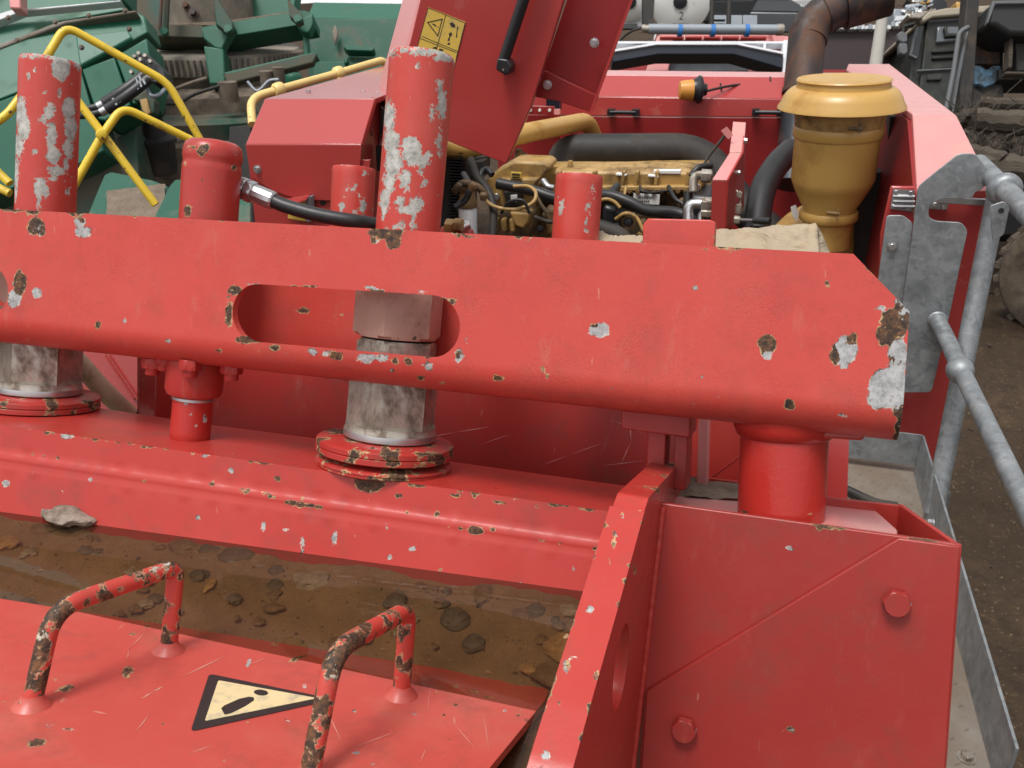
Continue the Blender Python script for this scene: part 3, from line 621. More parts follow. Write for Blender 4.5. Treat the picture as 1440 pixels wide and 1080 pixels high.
# lower end under the beam
q0, q1 = B.hitw(267, 617, 1, .075), B.hitw(272, 556, 1, .075); a = q1 - q0; L = np.linalg.norm(a); a /= L
MB().lathe(q0, a, [(.0285, 0), (.030, .003), (.030, L)], 48).build('ram_rod_sleeve', 'redgloss', ram, chips=[(262,585,4,3,1),(268,582,4,4,1),(288,588,4,9,.9),(275,600,3,4,.8),(262,567,4,2,1)], sub=.012)
MB().lathe(q0 + a * (L - .002), a, [(.0305, 0), (.0395, .004), (.0425, .012), (.0425, .06)], 48).build('ram_gland', 'reddark', ram)
MB().lathe(q0 + a * (L - .006), a, [(.0315, 0), (.0315, .004)], 40).build('chrome_ring', 'zinc', ram)
for px, py in ((214, 527), (231, 521), (267, 530), (325, 535)):
    p = B.hitw(px, py, 1, .05 if px != 267 else .03)
    MB().nut(p + B.Z * .01, B.Z, .0165, .016, .2).lathe(p, B.Z, [(.0095, 0), (.0105, .002), (.0105, .012)], 16).build('gland_bolt', 'reddark', ram, smooth=30)
for k, (xt, yt, xb, r, nm, chs) in enumerate(((498, 235, 492, .0345, 'short red stub tube beside the tall tube, chips down its right side', [(512,245,4,6,1),(487,268,3,6,1),(500,262,4,5,1),(481,290,6,7,.9),(510,290,5,14,.9),(498,300,3,6,1),(505,275,3,4,1),(490,255,3,3,1)]),
                                        (815, 246, 807, .035, 'short red stub tube in front of the yellow engine', [(789,290,5,12,1),(828,285,4,5,1),(826,298,4,5,1),(824,310,3,4,1),(834,262,3,4,1),(835,276,2,5,1),(826,325,4,4,1)]))):
    T, Bt = B.hitw(xt, yt, 1, .24), B.hitw(xb, 360, 1, .24); a = T - Bt; L = np.linalg.norm(a); a /= L
    m = MB().lathe(Bt, a, [(r, z) for z in np.linspace(-.2, L - .004, 40)] + [(r * .97, L - .001), (r * .8, L), (r * .3, L)], 56)
    o = m.build('stub_tube', 'redtube', None, chips=chs, noisew=lambda p, x, y: ((mn.noise(Vector(p) * 60) + .5 * mn.noise(Vector(p) * 130) - .72) * .02, .9)); setp(o, nm, 'tube', 'short stub tubes behind the crossbeam')
fit = thing('hose_fitting', 'brass and steel hydraulic fitting on a small red lug right of the tall tube', 'fitting', B.hitw(640, 320, 1, .22))
MB().lathe(B.hitw(640, 360, 1, .25), B.Z, [(.028, 0), (.028, .035), (.025, .043), (.012, .046)], 32).build('lug', 'red', fit, bevel=0)
MB().nut(B.hitw(628, 318, 1, .22), B.X, .012, .014).build('brass_nut', 'gold', fit, smooth=30); MB().nut(B.hitw(640, 316, 1, .21), B.X, .0105, .012).build('brass_nut', 'gold', fit, smooth=30)
MB().tube([P(646, 322, 1.36), P(660, 315, 1.36)], .0075, 14).build('cap', 'zinc', fit)

# ------------------------------------------------------------------ trough: rail, wall, mud, water
zr = B.hit(540, 661, 1, .08)[2]
tr = thing('feed_trough', 'red steel trough with a flat rail and chipped weld ridge, holding muddy rainwater', 'trough', B.w(-.2, .1, zr - .3))
fe0, fe1 = B.hit(-40, 592, 2, zr), B.hit(880, 722, 2, zr); fe0[2] = fe1[2] = zr
railp = [(880,722),(803,711),(480,668),(283,643),(0,599),(-60,590),(-140,560),(-100,540),(120,571),(293,597),(480,621),(640,650),(900,686)]
railuv = [tuple(B.hit(a, b, 2, zr)[:2]) for a, b in railp]
railuv[0] = tuple(fe1[:2]); railuv[5] = tuple(fe0[:2]); railuv[1] = tuple((fe0 + (fe1 - fe0) * .92)[:2]); railuv[2] = tuple((fe0 + (fe1 - fe0) * .57)[:2]); railuv[3] = tuple((fe0 + (fe1 - fe0) * .36)[:2]); railuv[4] = tuple((fe0 + (fe1 - fe0) * .04)[:2])
sheet('top_rail', 'red', tr, railuv, [], .007, lambda u, v: B.w(u, v, zr), lambda u, v: -B.Z, .012, [(520,668,22,7,.1),(70,609,10,3,.1),(95,612,10,3,.4),(180,625,6,3,.1)], .003, .5)
wd = fe1 - fe0; wl = math.hypot(wd[0], wd[1]); wu = wd / wl; wn = np.array([wu[1], -wu[0], 0])   # wn points towards the viewer
PROF = [(.0005, -.0005), (.004, -.038), (.0075, -.043), (.0105, -.048), (.0075, -.053), (.011, -.058), (.030, -.19), (.033, -.26)]
PL = [0]; 
for i in range(1, len(PROF)): PL.append(PL[-1] + math.dist(PROF[i], PROF[i - 1]))
def wmap(u, v):
    v = min(max(v, 0), PL[-1]); o_ = np.interp(v, PL, [p[0] for p in PROF]); z_ = np.interp(v, PL, [p[1] for p in PROF])
    wob = .0022 * mn.noise(Vector((u * 45, 0, 3))) if .035 < v < .07 else 0
    q = fe0 + wu * u + wn * (o_ + wob); return B.w(q[0], q[1], zr + z_)
wnw = wn[0] * B.X + wn[1] * B.Y
wch = [(520,680,22,14,.1),(510,672,16,8,.2),(95,614,12,5,.6),(205,628,12,4,.2),(290,640,8,4,.6),(300,680,7,4,.2),(345,690,9,5,.1),(372,694,6,4,.3),(382,699,7,4,.2),(422,700,9,3,.1),(390,673,5,6,.1),(325,661,5,4,.7),(127,675,5,4,.65),(8,680,7,6,.8),(62,643,5,3,.2),(82,644,5,4,.2),(45,640,3,3,0),
       (470,756,5,12,.8,10),(370,740,4,12,.65),(402,745,5,3,.6),(580,772,7,5,.65,-25),(548,784,5,5,.65),(620,801,4,5,.1),(425,765,4,14,.7),(543,738,3,7,.8),(692,744,6,4,.1),(614,723,7,5,.2),(572,720,5,4,.2),(660,765,3,3,.2),(700,706,12,4,.1),(755,712,9,4,.2),(733,783,3,3,.6),(806,800,3,4,.8),(640,697,10,4,.1),(830,716,10,3,.1),
       (278,728,5,4,.65),(90,690,3,5,.65),(500,755,3,3,.6),(730,818,3,3,.8),(595,765,3,3,.1),(560,697,8,5,.1)]
def ridgewear(u, v, x, y):
    k = mn.noise(Vector((u * 30, 1.5, 0))) + .6 * mn.noise(Vector((u * 85, 4., 0)))
    return (k - .36) * .016 - abs(v - .052), .15
sheet('trough_wall', 'red', tr, [(0, 0), (wl, 0), (wl, PL[-1]), (0, PL[-1])], [], .0055, wmap, lambda u, v: -wnw, .01, wch, .0046, .10, eprim=.12, extra=ridgewear)
yw = .0
# water level: where the waterline meets the wall at this pixel
def wall_hit(px, py):
    q = fe0 + wn * .022; n_ = wnw; r_ = ray(px, py); p0 = B.w(q[0], q[1], zr); t = ((p0 - CAM) @ n_) / (r_ @ n_); return CAM + t * r_
WZ = wall_hit(400, 776)[2]
lo, hi = -.6, -.3
for _ in range(40):
    mid = (lo + hi) / 2
    if B.hitw(260, 893, 2, mid)[2] < WZ: lo = mid
    else: hi = mid
ZL = (lo + hi) / 2
gx = B.hit(930, 710, 1, .02)[0]
def mudpt(bx, by):
    p = B.w(bx, by, -.4); q = p + B.Z * ((WZ - p[2]) / B.Z[2]); wy = fe0[1] + (bx - fe0[0]) * wu[1] / wu[0] - .02
    t = min(1, max(0, (wy - by) / .3)); dep = .010 + .022 * t + .008 * mn.noise(Vector((bx * 9, by * 9, 0))) + .004 * mn.noise(Vector((bx * 30, by * 30, 3))) + .0018 * mn.noise(Vector((bx * 90, by * 90, 3)))
    return q - B.Z * max(dep, .004)
xs = np.linspace(-1.15, gx - .02, 260); ys = np.linspace(-.55, .12, 140); nx = len(xs)
m = MB().add([mudpt(a, b) for b in ys for a in xs], [[j * nx + i, j * nx + i + 1, (j + 1) * nx + i + 1, (j + 1) * nx + i] for j in range(len(ys) - 1) for i in range(nx - 1)])
md = m.build('mud', 'mud', kind='stuff', smooth=80); setp(md, 'brown gravelly mud lying under the rainwater in the trough', 'mud')
def wpt(bx, by): p = B.w(bx, by, -.4); return p + B.Z * ((WZ - p[2]) / B.Z[2])
wat = MB().add([wpt(-1.15, -.6), wpt(gx - .02, -.6), wpt(gx - .02, .1), wpt(-1.15, .02)], [[0, 1, 2, 3]]).build('rainwater', 'water', kind='structure')
# trough end and floor strip between lid and gusset
MB().prism([B.w(gx - .036, -.62, ZL - .012), B.w(-1.15, -.62, ZL - .012), B.w(-1.15, -.40, ZL - .03), B.w(gx - .036, -.40, ZL - .03)], -B.Z * .01).build('trough_floor', 'reddark', tr)

# ------------------------------------------------------------------ gusset and corner box
gus = thing('gusset_plate', 'thick red gusset plate with worn front edge and a narrow slot, beside the lid', 'bracket', B.w(gx, -.2, ZL))
gpx = [(790,1140),(805,1080),(827,1000),(867,860),(905,722),(912,700),(952,655),(962,652),(975,690),(1000,760),(990,900),(960,1080),(950,1140)]
guv = [tuple(B.hit(a, b, 0, gx)[1:]) for a, b in gpx]
hole = [tuple(B.hit(873 + 8.5 * math.cos(t) * 1 + 8 * -math.sin(t) * .0 + 8 * math.sin(t), 938 - 62 * math.sin(t), 0, gx)[1:]) for t in np.linspace(0, 2 * math.pi, 24, endpoint=False)]
sheet('side_plate', 'red', gus, guv, [hole], .006, lambda u, v: B.w(gx, u, v), lambda u, v: -B.X, .0345,
      [(905,725,5,5,.2),(893,800,3,8,.3),(875,806,4,8,.1),(838,940,8,14,.2),(826,990,6,10,.3),(851,905,3,6,.2),(955,655,7,5,.2),(925,690,4,6,.2),(905,705,4,5,.4),(938,668,3,5,.1)], .00001, 9, eprim=.3)
# chipped front edge strip: a separate thin facing so that the chips can follow it
def lerp(a, b, t): return np.asarray(a) + (np.asarray(b) - np.asarray(a)) * t
ed = [B.hitw(a, b, 0, gx) for a, b in gpx[:5]]; el = [0]
for i in range(1, 5): el.append(el[-1] + np.linalg.norm(ed[i] - ed[i - 1]))
en = np.cross(B.X, ed[4] - ed[0]); en /= np.linalg.norm(en)
if en @ (CAM - ed[0]) < 0: en = -en
def emap(u, v):
    v = min(max(v, 0), el[-1]); p = np.array([np.interp(v, el, [e[k] for e in ed]) for k in range(3)]); return p - B.X * u + en * .003
sheet('edge_strip', 'red', gus, [(-.001, 0), (.037, 0), (.037, el[-1]), (-.001, el[-1])], [], .0045, emap, lambda u, v: -en, .004,
      [(863,760,4,16,.3),(857,790,3,12,.2),(830,856,6,8,.75),(848,830,2,10,.3),(798,935,6,12,.5),(766,1062,9,10,.6),(787,990,3,9,.3),(806,926,10,4,.8,20),(874,722,4,8,.3),(760,1078,6,6,.2),(893,790,5,5,.2),(838,946,6,10,.2),(829,990,5,8,.2)], .0040, .12, eprim=.15)
box = thing('corner_box', 'red steel corner box with a bolted cover plate, below the post of the crossbeam', 'box', B.w(gx + .2, .1, -.5))
byf = .02
ftop = [(921,706),(940,708),(1353,766)]
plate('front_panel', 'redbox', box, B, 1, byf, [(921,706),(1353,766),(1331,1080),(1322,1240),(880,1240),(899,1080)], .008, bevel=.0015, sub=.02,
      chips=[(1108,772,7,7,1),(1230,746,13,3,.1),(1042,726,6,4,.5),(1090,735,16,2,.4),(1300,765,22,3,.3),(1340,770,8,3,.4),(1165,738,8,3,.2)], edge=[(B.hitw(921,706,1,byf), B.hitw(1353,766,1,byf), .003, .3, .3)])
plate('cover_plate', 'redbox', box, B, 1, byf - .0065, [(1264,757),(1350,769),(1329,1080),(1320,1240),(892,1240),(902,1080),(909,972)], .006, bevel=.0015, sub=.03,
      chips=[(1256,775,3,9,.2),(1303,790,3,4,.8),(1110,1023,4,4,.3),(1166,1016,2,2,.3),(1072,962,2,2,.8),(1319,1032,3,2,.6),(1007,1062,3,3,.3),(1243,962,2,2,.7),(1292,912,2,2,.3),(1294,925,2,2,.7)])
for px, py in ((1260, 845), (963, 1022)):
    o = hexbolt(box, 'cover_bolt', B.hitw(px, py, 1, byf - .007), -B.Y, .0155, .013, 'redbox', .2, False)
    MB().prism([B.hitw(px, py, 1, byf - .0075) - B.Y * .005 + B.X * .0142 + B.Z * z - B.Y * q for z, q in ((-.004, 0), (.004, 0), (.0035, .006), (-.003, .006))], B.X * .0006).build('bare_corner', 'zinc', box)
ztop = B.hit(1353, 766, 1, byf)[2]
A0, A1 = B.hitw(1353, 767, 1, byf), B.hitw(1270, 709, 2, ztop); A2 = B.hitw(1120, 692, 2, ztop)
nn = np.cross(B.Z, A1 - A0); nn /= np.linalg.norm(nn)
MB().prism([A0 + B.Y * .003, A1, A1 - B.Z * .55, A0 - B.Z * .55 + B.Y * .003], nn * .007).build('side_panel', 'red', box, bevel=.0012, sub=.03, edge=[(A0, A1, .003, .3, .2)])
n2_ = np.cross(B.Z, A2 - A1); n2_ /= np.linalg.norm(n2_)
MB().prism([A1 - B.Z * .001, A2 - B.Z * .001, A2 - B.Z * .5, A1 - B.Z * .5], n2_ * .007).build('rear_panel', 'red', box, bevel=.0012)
MB().prism([B.w(B.hit(a, b, 2, ztop - .012)[0], max(byf + .014, B.hit(a, b, 2, ztop - .012)[1]), ztop - .012) for a, b in ((1050,727),(1180,708),(1225,712),(1262,745),(1262,757),(1050,740))], -B.Z * .02).build('inner_channel', 'redpale', box, bevel=.006)
# rail going on to the right of the gusset, with dirt in it
def bead(name, a, b, r, par, mat='red'):
    n_ = max(8, int(np.linalg.norm(np.asarray(b) - a) / .004)); pth = [lerp(a, b, i / n_) for i in range(n_ + 1)]
    return MB().tube(pth, [r * (1 + .05 * math.sin(i * 1.7) + .16 * mn.noise(Vector((i * .35, r * 900, 2)))) for i in range(n_ + 1)], 10).build(name, mat, par)
bead('weld_bead', B.w(gx + .002, byf - .002, B.hit(930, 712, 1, byf)[2]), B.w(gx + .002, byf - .002, -.62), .0045, gus)
bead('weld_bead', pb - ax * .012 + B.X * .0 - B.Y * .054, pb - ax * .012 + B.X * .05 - B.Y * .02, .004, beam)
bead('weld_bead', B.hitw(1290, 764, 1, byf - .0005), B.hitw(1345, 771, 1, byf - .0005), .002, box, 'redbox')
rr_ = MB().prism([B.hitw(a, b, 2, zr + .004) for a, b in ((948,694),(1050,703),(1050,722),(944,708))], -B.Z * .02); rr_.build('channel_lip', 'redpale', tr, bevel=.004)
xs_ = [(950 + 100 * i / 24, 671 + 9 * i / 24, 697 + 7 * i / 24) for i in range(25)]
vs_ = []
for (x_, y0_, y1_) in xs_:
    for j in range(9):
        p = B.hitw(x_, y0_ + (y1_ - y0_) * j / 8, 2, zr + .006); vs_.append(p + B.Z * .005 * mn.noise(Vector(p) * 60))
o = MB().add(vs_, [[i * 9 + j, i * 9 + j + 1, (i + 1) * 9 + j + 1, (i + 1) * 9 + j] for i in range(24) for j in range(8)]).build('dried_mud', 'soil', kind='stuff', smooth=80); setp(o, 'dried mud caked in the channel behind the gusset', 'mud')
plate('channel_back', 'red', tr, B, 1, B.hit(960, 671, 2, zr)[1] + .002, [(930,650),(962,668),(1060,680),(1060,720),(930,720)], .008, bevel=.001)

# panels seen between beam and rail
pan = thing('rear_guard', 'scratched dark red guard panels behind the trough rail, under the crossbeam', 'panel', B.w(-.1, .4, zr - .2))
plate('guard_panel', 'reddark', pan, B, 1, .42, [(196,440),(955,470),(955,760),(196,720)], .01, sub=.03, chips=[(600,800,1,1,0),(655,715,10,3,.5),(460,555,3,4,.9),(485,588,4,3,.9),(498,600,4,2,1),(430,590,3,3,.9),(460,578,3,3,.9)])
plate('guard_panel', 'hood', pan, B, 1, .50, [(96,440),(193,440),(193,640),(104,640)], .01)
MB().prism(PX(B, 1, .495, [(148,500),(150,499),(191,560),(190,562)]), -B.Y * .004).build('panel_seam', 'reddark', pan)
plate('strut', 'red', pan, B, 1, .27, [(192,480),(221,480),(218,612),(196,608)], .05, bevel=.003, sub=.02, edge=[(B.hitw(196, 500, 1, .27), B.hitw(198, 600, 1, .27), .004, .1, .2)])
plate('strut', 'red', pan, B, 1, .33, [(944,570),(974,570),(970,700),(941,695)], .01)
plate('strut', 'redpale', pan, B, 1, .30, [(983,570),(998,570),(994,690),(979,690)], .03, bevel=.002)
plate('guard_panel', 'red', pan, B, 1, .44, [(968,560),(1100,560),(1096,760),(964,760)], .01)
plate('guard_panel', 'hood', pan, B, 1, .36, [(1120,560),(1196,560),(1190,745),(1110,745)], .01, bevel=.001)
MB().tube([B.hitw(1000, 672, 1, .40), B.hitw(1050, 635, 1, .40)], .002, 6).build('weld_bead', 'reddark', pan)

# ------------------------------------------------------------------ lid with two grab handles and a warning triangle
lid = thing('hatch_lid', 'red hatch lid with two chipped grab handles, half awash in rainwater', 'lid', B.w(-.1, -.45, ZL))
lpx = [(-60,832),(20,845),(230,878),(480,918),(760,962),(772,972),(766,985),(690,1078),(640,1140),(500,1260),(-200,1180),(-200,812)]
luv = [tuple(B.hit(a, b, 2, ZL)[:2]) for a, b in lpx]
lch = [(48,972,14,8,.2),(90,968,16,6,.1,-10),(180,944,8,11,.35,30),(95,1025,10,4,.5),(70,1020,8,4,.5),(145,1037,6,3,.5),(120,1036,5,2,.6),(350,932,4,6,1),(420,926,14,5,.1,-15),(384,907,5,6,.2),(218,1051,7,2,.6),(205,880,8,3,0),(280,888,10,3,.1),(668,973,9,3,.1),(688,981,6,4,.3),
       (640,966,5,3,.1),(315,1068,7,3,.9),(30,1072,5,3,.9),(708,1000,5,3,.6),(503,1000,7,3,.8),(184,892,8,3,.1),(430,965,6,3,.7),(75,955,5,3,.3),(740,1010,3,5,.3),(230,1018,5,2,.3),(50,1045,16,7,.15,-12)]
sheet('lid_panel', 'redlid', lid, luv, [], .007, lambda u, v: B.w(u, v, ZL), lambda u, v: -B.Z, .010, lch, .002, .5)
def handle(pts, base, label=None):
    b0, b1 = B.hit(*base[0], 2, ZL), B.hit(*base[1], 2, ZL); d = b1 - b0; d[2] = 0; d /= np.linalg.norm(d); nb = np.array([-d[1], d[0], 0]); nw = nb[0] * B.X + nb[1] * B.Y; p0 = B.w(*b0)
    def hp_(px, py): r_ = ray(px, py); return CAM + ((p0 - CAM) @ nw) / (r_ @ nw) * r_
    path = bent([hp_(*q) for q in pts], .03, 8); dense = []
    for i in range(len(path) - 1):
        k = max(1, int(np.linalg.norm(path[i + 1] - path[i]) / .004)); dense += [lerp(path[i], path[i + 1], j / k) for j in range(k)]
    dense.append(path[-1]); zmax = max(p @ B.Z for p in dense)
    def nz(p, x, y):
        h_ = (np.asarray(p) @ B.Z - zmax); k = mn.noise(Vector(p) * 42) + .55 * mn.noise(Vector(p) * 110)
        out = -.35 if h_ > -.035 else -.02
        side = .38 if x < pts[-1][0] + 14 + max(0, (pts[-1][1] - y) * .35) else .06
        return (k + side - .02 - (0 if h_ > -.045 else .12)) * .010, .18 + .55 * mn.noise(Vector(p) * 25 + Vector((5, 0, 0)))
    h_ = MB().tube(dense, .0098, 22).build('grab_handle', 'redtube_h', lid, noisew=nz)
    for q in base:
        c = B.hitw(*q, 2, ZL); MB().lathe(c, B.Z, [(.019, 0), (.0165, .003), (.0125, .007), (.0105, .012)], 20).build('weld', 'redlid', lid)
M['redtube_h'] = paint('chipped_red_handle', RED, .38, grime=.3, fade=.3, primer=(.55, .50, .40), rust=(.05, .032, .022), rim=(.55, .36, .20), specks=.68, nf_=(140, 1.3))
handle([(237,915),(247,806),(240,800),(75,856),(44,992)], [(237,915),(45,992)])
handle([(564,978),(573,868),(566,861),(470,915),(434,1095)], [(564,978),(434,1095)])
stk = [(294,948),(268,1029),(470,984)]
def roundtri(pts, z, r):
    q = [B.hitw(a, b, 2, z) for a, b in pts]; out = []
    for i in range(3):
        a, b, c = q[i - 1], q[i], q[(i + 1) % 3]; out += arc(b + (a - b) / np.linalg.norm(a - b) * r, b, b + (c - b) / np.linalg.norm(c - b) * r, 5)
    return out
st = MB().prism(roundtri(stk, ZL + .0003, .007), B.Z * .0007).build('warning_sticker', 'ink', lid)
MB().prism(roundtri([(307,957),(288,1014),(446,982)], ZL + .0011, .003), B.Z * .0004).build('sticker_face', 'cream', st)
def ell(px, py, rx, ry, ang, z, n=20):
    a = math.radians(ang); return [B.hitw(px + rx * math.cos(t) * math.cos(a) - ry * math.sin(t) * math.sin(a), py + rx * math.cos(t) * math.sin(a) + ry * math.sin(t) * math.cos(a), 2, z) for t in np.linspace(0, 2 * math.pi, n, endpoint=False)]
MB().prism(ell(367, 974, 10, 4, 5, ZL + .0016), B.Z * .0003).build('exclamation_dot', 'ink', st)
sl = [(313,1000),(311,996),(316,992),(336,983),(350,980),(357,981),(357,985),(345,993),(325,1003),(316,1005)]
MB().prism([B.hitw(a, b, 2, ZL + .0016) for a, b in sl], B.Z * .0003).build('exclamation_bar', 'ink', st)

def scratch(par, fr, val, off, pts, wpx, mat='scratchpale'):
    for i in range(len(pts) - 1):
        a, b = np.array(pts[i], float), np.array(pts[i + 1], float); d = (b - a) / np.linalg.norm(b - a); n_ = np.array([-d[1], d[0]]) * wpx / 2; mid = (a + b) / 2
        ax_i = 2 if off > 0 else 1
        q = [fr.hitw(*p, ax_i, val) for p in (a, mid + n_, b, mid - n_)]
        MB().prism(q, fr.A[ax_i] * (.0003 if off > 0 else -.0003)).build('paint_scratch', mat, par)
M['scratchpale'] = pbr('pale_scratched_paint', (.56, .22, .17), .6, bmp=0)
for pts, w_ in (([(254,953),(320,921)], 2.2), ([(197,984),(215,973),(231,965)], 2.4), ([(178,930),(182,912),(206,888)], 1.2), ([(190,1030),(212,1003)], 1.8), ([(350,935),(375,925)], 1.2), ([(600,1005),(606,960)], 1.0), ([(688,1058),(680,1002)], 1.2),
                ([(640,1020),(668,1052)], 1.0), ([(20,985),(60,1000)], 1.6), ([(500,1050),(560,1028)], 1.4), ([(460,1000),(480,1042)], 1.6), ([(130,1000),(150,1004)], 2.0), ([(265,1060),(300,1048)], 1.2), ([(600,1050),(590,1075)], 1.3)):
    scratch(lid, B, ZL + .0001, 1, pts, w_)
for pts, w_ in (([(600,615),(640,608),(690,600)], 1.2), ([(675,625),(720,610)], 1.0), ([(760,655),(800,640),(850,622)], .9), ([(885,590),(888,620),(872,655)], 1.3), ([(700,680),(760,672)], .9), ([(845,655),(905,648)], 1.0), ([(860,590),(905,610)], 1.0)):
    scratch(pan, B, .4195, -1, pts, w_, 'redpale')
# ------------------------------------------------------------------ stones, bag, stick in the trough
def stone(px, py, rx, ry, mat, label, z=None, name='stone', cat='stone', grp='stones lying in the trough water', rough=.35, flat=.55, up=.001):
    c = W.hitw(px, py, 2, (WZ - .012) if z is None else z); d = (c - CAM) @ FWD; a, b = rx * d / F, ry * d / F
    bm = bmesh.new(); bmesh.ops.create_icosphere(bm, subdivisions=3, radius=1); sd_ = px * 13.1 + py
    me = bpy.data.meshes.new(name)
    for v in bm.verts:
        k = 1 + rough * mn.noise(v.co * 1.1 + Vector((sd_, 0, 0))) + rough * .5 * mn.noise(v.co * 2.6 + Vector((0, sd_, 0)))
        v.co = v.co * k; v.co = Vector((v.co.x * a, v.co.y * b * 1.5, v.co.z * min(a, b * 1.3) * flat))
    bm.to_mesh(me); bm.free(); me.polygons.foreach_set('use_smooth', [True] * len(me.polygons)); me.set_sharp_from_angle(angle=math.radians(22)); me.materials.append(M[mat])
    o = bpy.data.objects.new(name, me); COL.objects.link(o); o.location = Vector(c + np.array([0, 0, up])); o.rotation_euler = (0, 0, -.2); return setp(o, label, cat, grp)
for s_ in [(440,818,27,14,'st_grey','pale rounded stone under water, left of centre by the trough wall'),(330,783,32,11,'st_dark','flat dark slate stone leaning in the mud below the rail'),(300,775,24,10,'st_dark','dark slate piece just left of the flat slate stone'),(262,770,26,12,'st_brown','brown muddy stone half sunk left of the slates'),
           (555,845,15,13,'st_dark','round dark stone above the back leg of the right handle'),(640,870,20,14,'st_dark','angular dark grey stone right of the right handle'),(680,835,14,15,'st_brown','upright brown stone touching the water line by the wall'),(665,905,15,11,'st_dark','small dark stone near the lid edge'),
           (735,868,21,10,'st_brown','flat brown stone in the middle of the right puddle'),(752,860,14,10,'st_dark','dark stone tucked behind the flat brown one'),(803,860,16,9,'st_grey','grey stone against the gusset'),(790,912,26,16,'st_tan','large tan stone leaning on the gusset'),(775,950,26,14,'st_brown','reddish brown stone in front of the large tan stone'),
           (760,900,8,7,'st_brown','small round pebble left of the tan stone'),(781,873,7,5,'st_dark','tiny dark pebble behind the tan stone'),(745,942,13,6,'st_tan','flat tan chip near the corner of the lid'),(100,736,22,8,'st_brown','brown stone below the crumpled film'),(10,765,18,10,'st_tan','tan stone at the left edge of the puddle'),
           (60,745,22,8,'st_brown','flat brown stone left of the crumpled film'),(280,810,14,8,'st_dark','dark pebble behind the left handle'),(295,824,6,10,'st_tan','slim tan chip right of the left handle'),(220,842,13,5,'st_dark','thin dark chip beside the left handle leg'),(385,855,14,6,'st_brown','brown sliver under water above the warning triangle'),(470,905,9,7,'st_brown','small pebble beside the lid edge')]:
    stone(*s_)
stone(98, 728, 40, 14, 'bag', 'crumpled translucent plastic film lying on the stones by the trough wall', z=WZ + .004, name='plastic_film', cat='litter', grp=None, rough=.5, flat=.75, up=.002)
for _ in range(46):
    px = rng.uniform(20, 800); t_ = px / 800; py = rng.uniform(712 + 150 * t_, 842 + 105 * t_); k = rng.uniform(3.5, 9)
    stone(px, py, k * 1.3, k * .8, str(rng.choice(['st_dark', 'st_brown', 'st_brown', 'st_grey'])), 'small stone among the many littering the mud of the trough', name='pebble', cat='pebble', grp='small stones littering the trough mud', rough=.6, up=-.001)
pm_ = MB()
for _ in range(1500):                                                # grit and small gravel pressed into the mud
    bx, by = rng.uniform(-1.0, gx - .04), rng.uniform(-.42, .04); r = rng.choice([.0016, .0022, .003, .0045], p=[.4, .35, .2, .05]); c = mudpt(bx, by)
    q = [c + B.X * r * a_ * rng.uniform(.7, 1.5) + B.Y * r * b_ * rng.uniform(.7, 1.4) + B.Z * r * c_ * rng.uniform(.4, .9) for a_, b_, c_ in ((1, 0, 0), (0, 1, 0), (-1, 0, 0), (0, -1, 0), (0, 0, 1), (0, 0, -1))]
    pm_.add(q, [[0, 1, 4], [1, 2, 4], [2, 3, 4], [3, 0, 4], [1, 0, 5], [2, 1, 5], [3, 2, 5], [0, 3, 5]])
o = pm_.build('grit', 'grit', kind='stuff', smooth=20); setp(o, 'small grit and gravel scattered over the mud in the trough', 'gravel')
stick = thing('wooden_handle', 'weathered round wooden tool handle leaning behind the crossbeam', 'stick', B.hitw(190, 590, 1, .32))
sp_ = smoothpath([B.hitw(60, 455, 1, .16), B.hitw(100, 498, 1, .2), B.hitw(145, 548, 1, .26), B.hitw(182, 583, 1, .31)], 5)
MB().tube(sp_, [.0175 + .0012 * mn.noise(Vector(p) * 20) for p in sp_], 18).build('shaft', 'wood', stick)
MB().tube([sp_[-1], lerp(sp_[-2], sp_[-1], 1.5)], [.0175, .0145], 18).build('burnt_end', 'dark', stick)

# ================================================================== THE MACHINE BEHIND: covers, engine, filter, hood
Z0 = 1.6                                                              # level of the walkway
# ------------------------------------------------------------------ side cabinet, left
cab_ = thing('side_cabinet', 'folded red sheet metal cabinet with a sloping top, left of the raised cover', 'cabinet', C.hitw(430, 320, 1, 2.3))
y0, y1 = 2.25, 2.40
a0, a1 = C.hitw(345, 203, 1, y0), C.hitw(508, 203, 1, y0); b0, b1 = C.hitw(372, 139, 1, y1), C.hitw(527, 139, 1, y1)
zt = C.loc(b0)[2]; t0, t1 = C.hitw(548, 90, 2, zt), C.hitw(640, 96, 2, zt)
a1 = a1 * 1.0; zl_ = C.loc(a0)[2]
MB().prism([a0, a1, b1, b0], C.Y * .02 - C.Z * .01).build('slanted_panel', 'hood', cab_, bevel=.003)
MB().prism([b0, b1, t1, t0], -C.Z * .015).build('top_panel', 'hood', cab_, bevel=.002)
lo0, lo1 = C.hitw(357, 285, 1, y0), C.hitw(505, 284, 1, y0)
MB().prism([a0, a1, C.hitw(503, 284, 1, y0), C.hitw(420, 281, 1, y0), C.hitw(382, 268, 1, y0), C.hitw(352, 249, 1, y0)], C.Y * .006).build('front_flap', 'hood', cab_, bevel=.002)
MB().prism(PX(C, 1, y0 + .009, [(349,225),(520,225),(508,345),(362,345)]), C.Y * .01).build('front_panel', 'hood', cab_, bevel=.001)
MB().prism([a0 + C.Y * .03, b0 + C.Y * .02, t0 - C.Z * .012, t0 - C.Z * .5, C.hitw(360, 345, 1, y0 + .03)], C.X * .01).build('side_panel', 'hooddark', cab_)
MB().prism([a1 - C.X * .015 + C.Y * .03, b1 + C.Y * .03 - C.X * .015, C.hitw(560, 139, 1, 2.9), C.hitw(560, 340, 1, 2.9), C.hitw(500, 340, 1, y0 + .03)], -C.X * .008).build('inner_panel', 'hooddark', cab_)
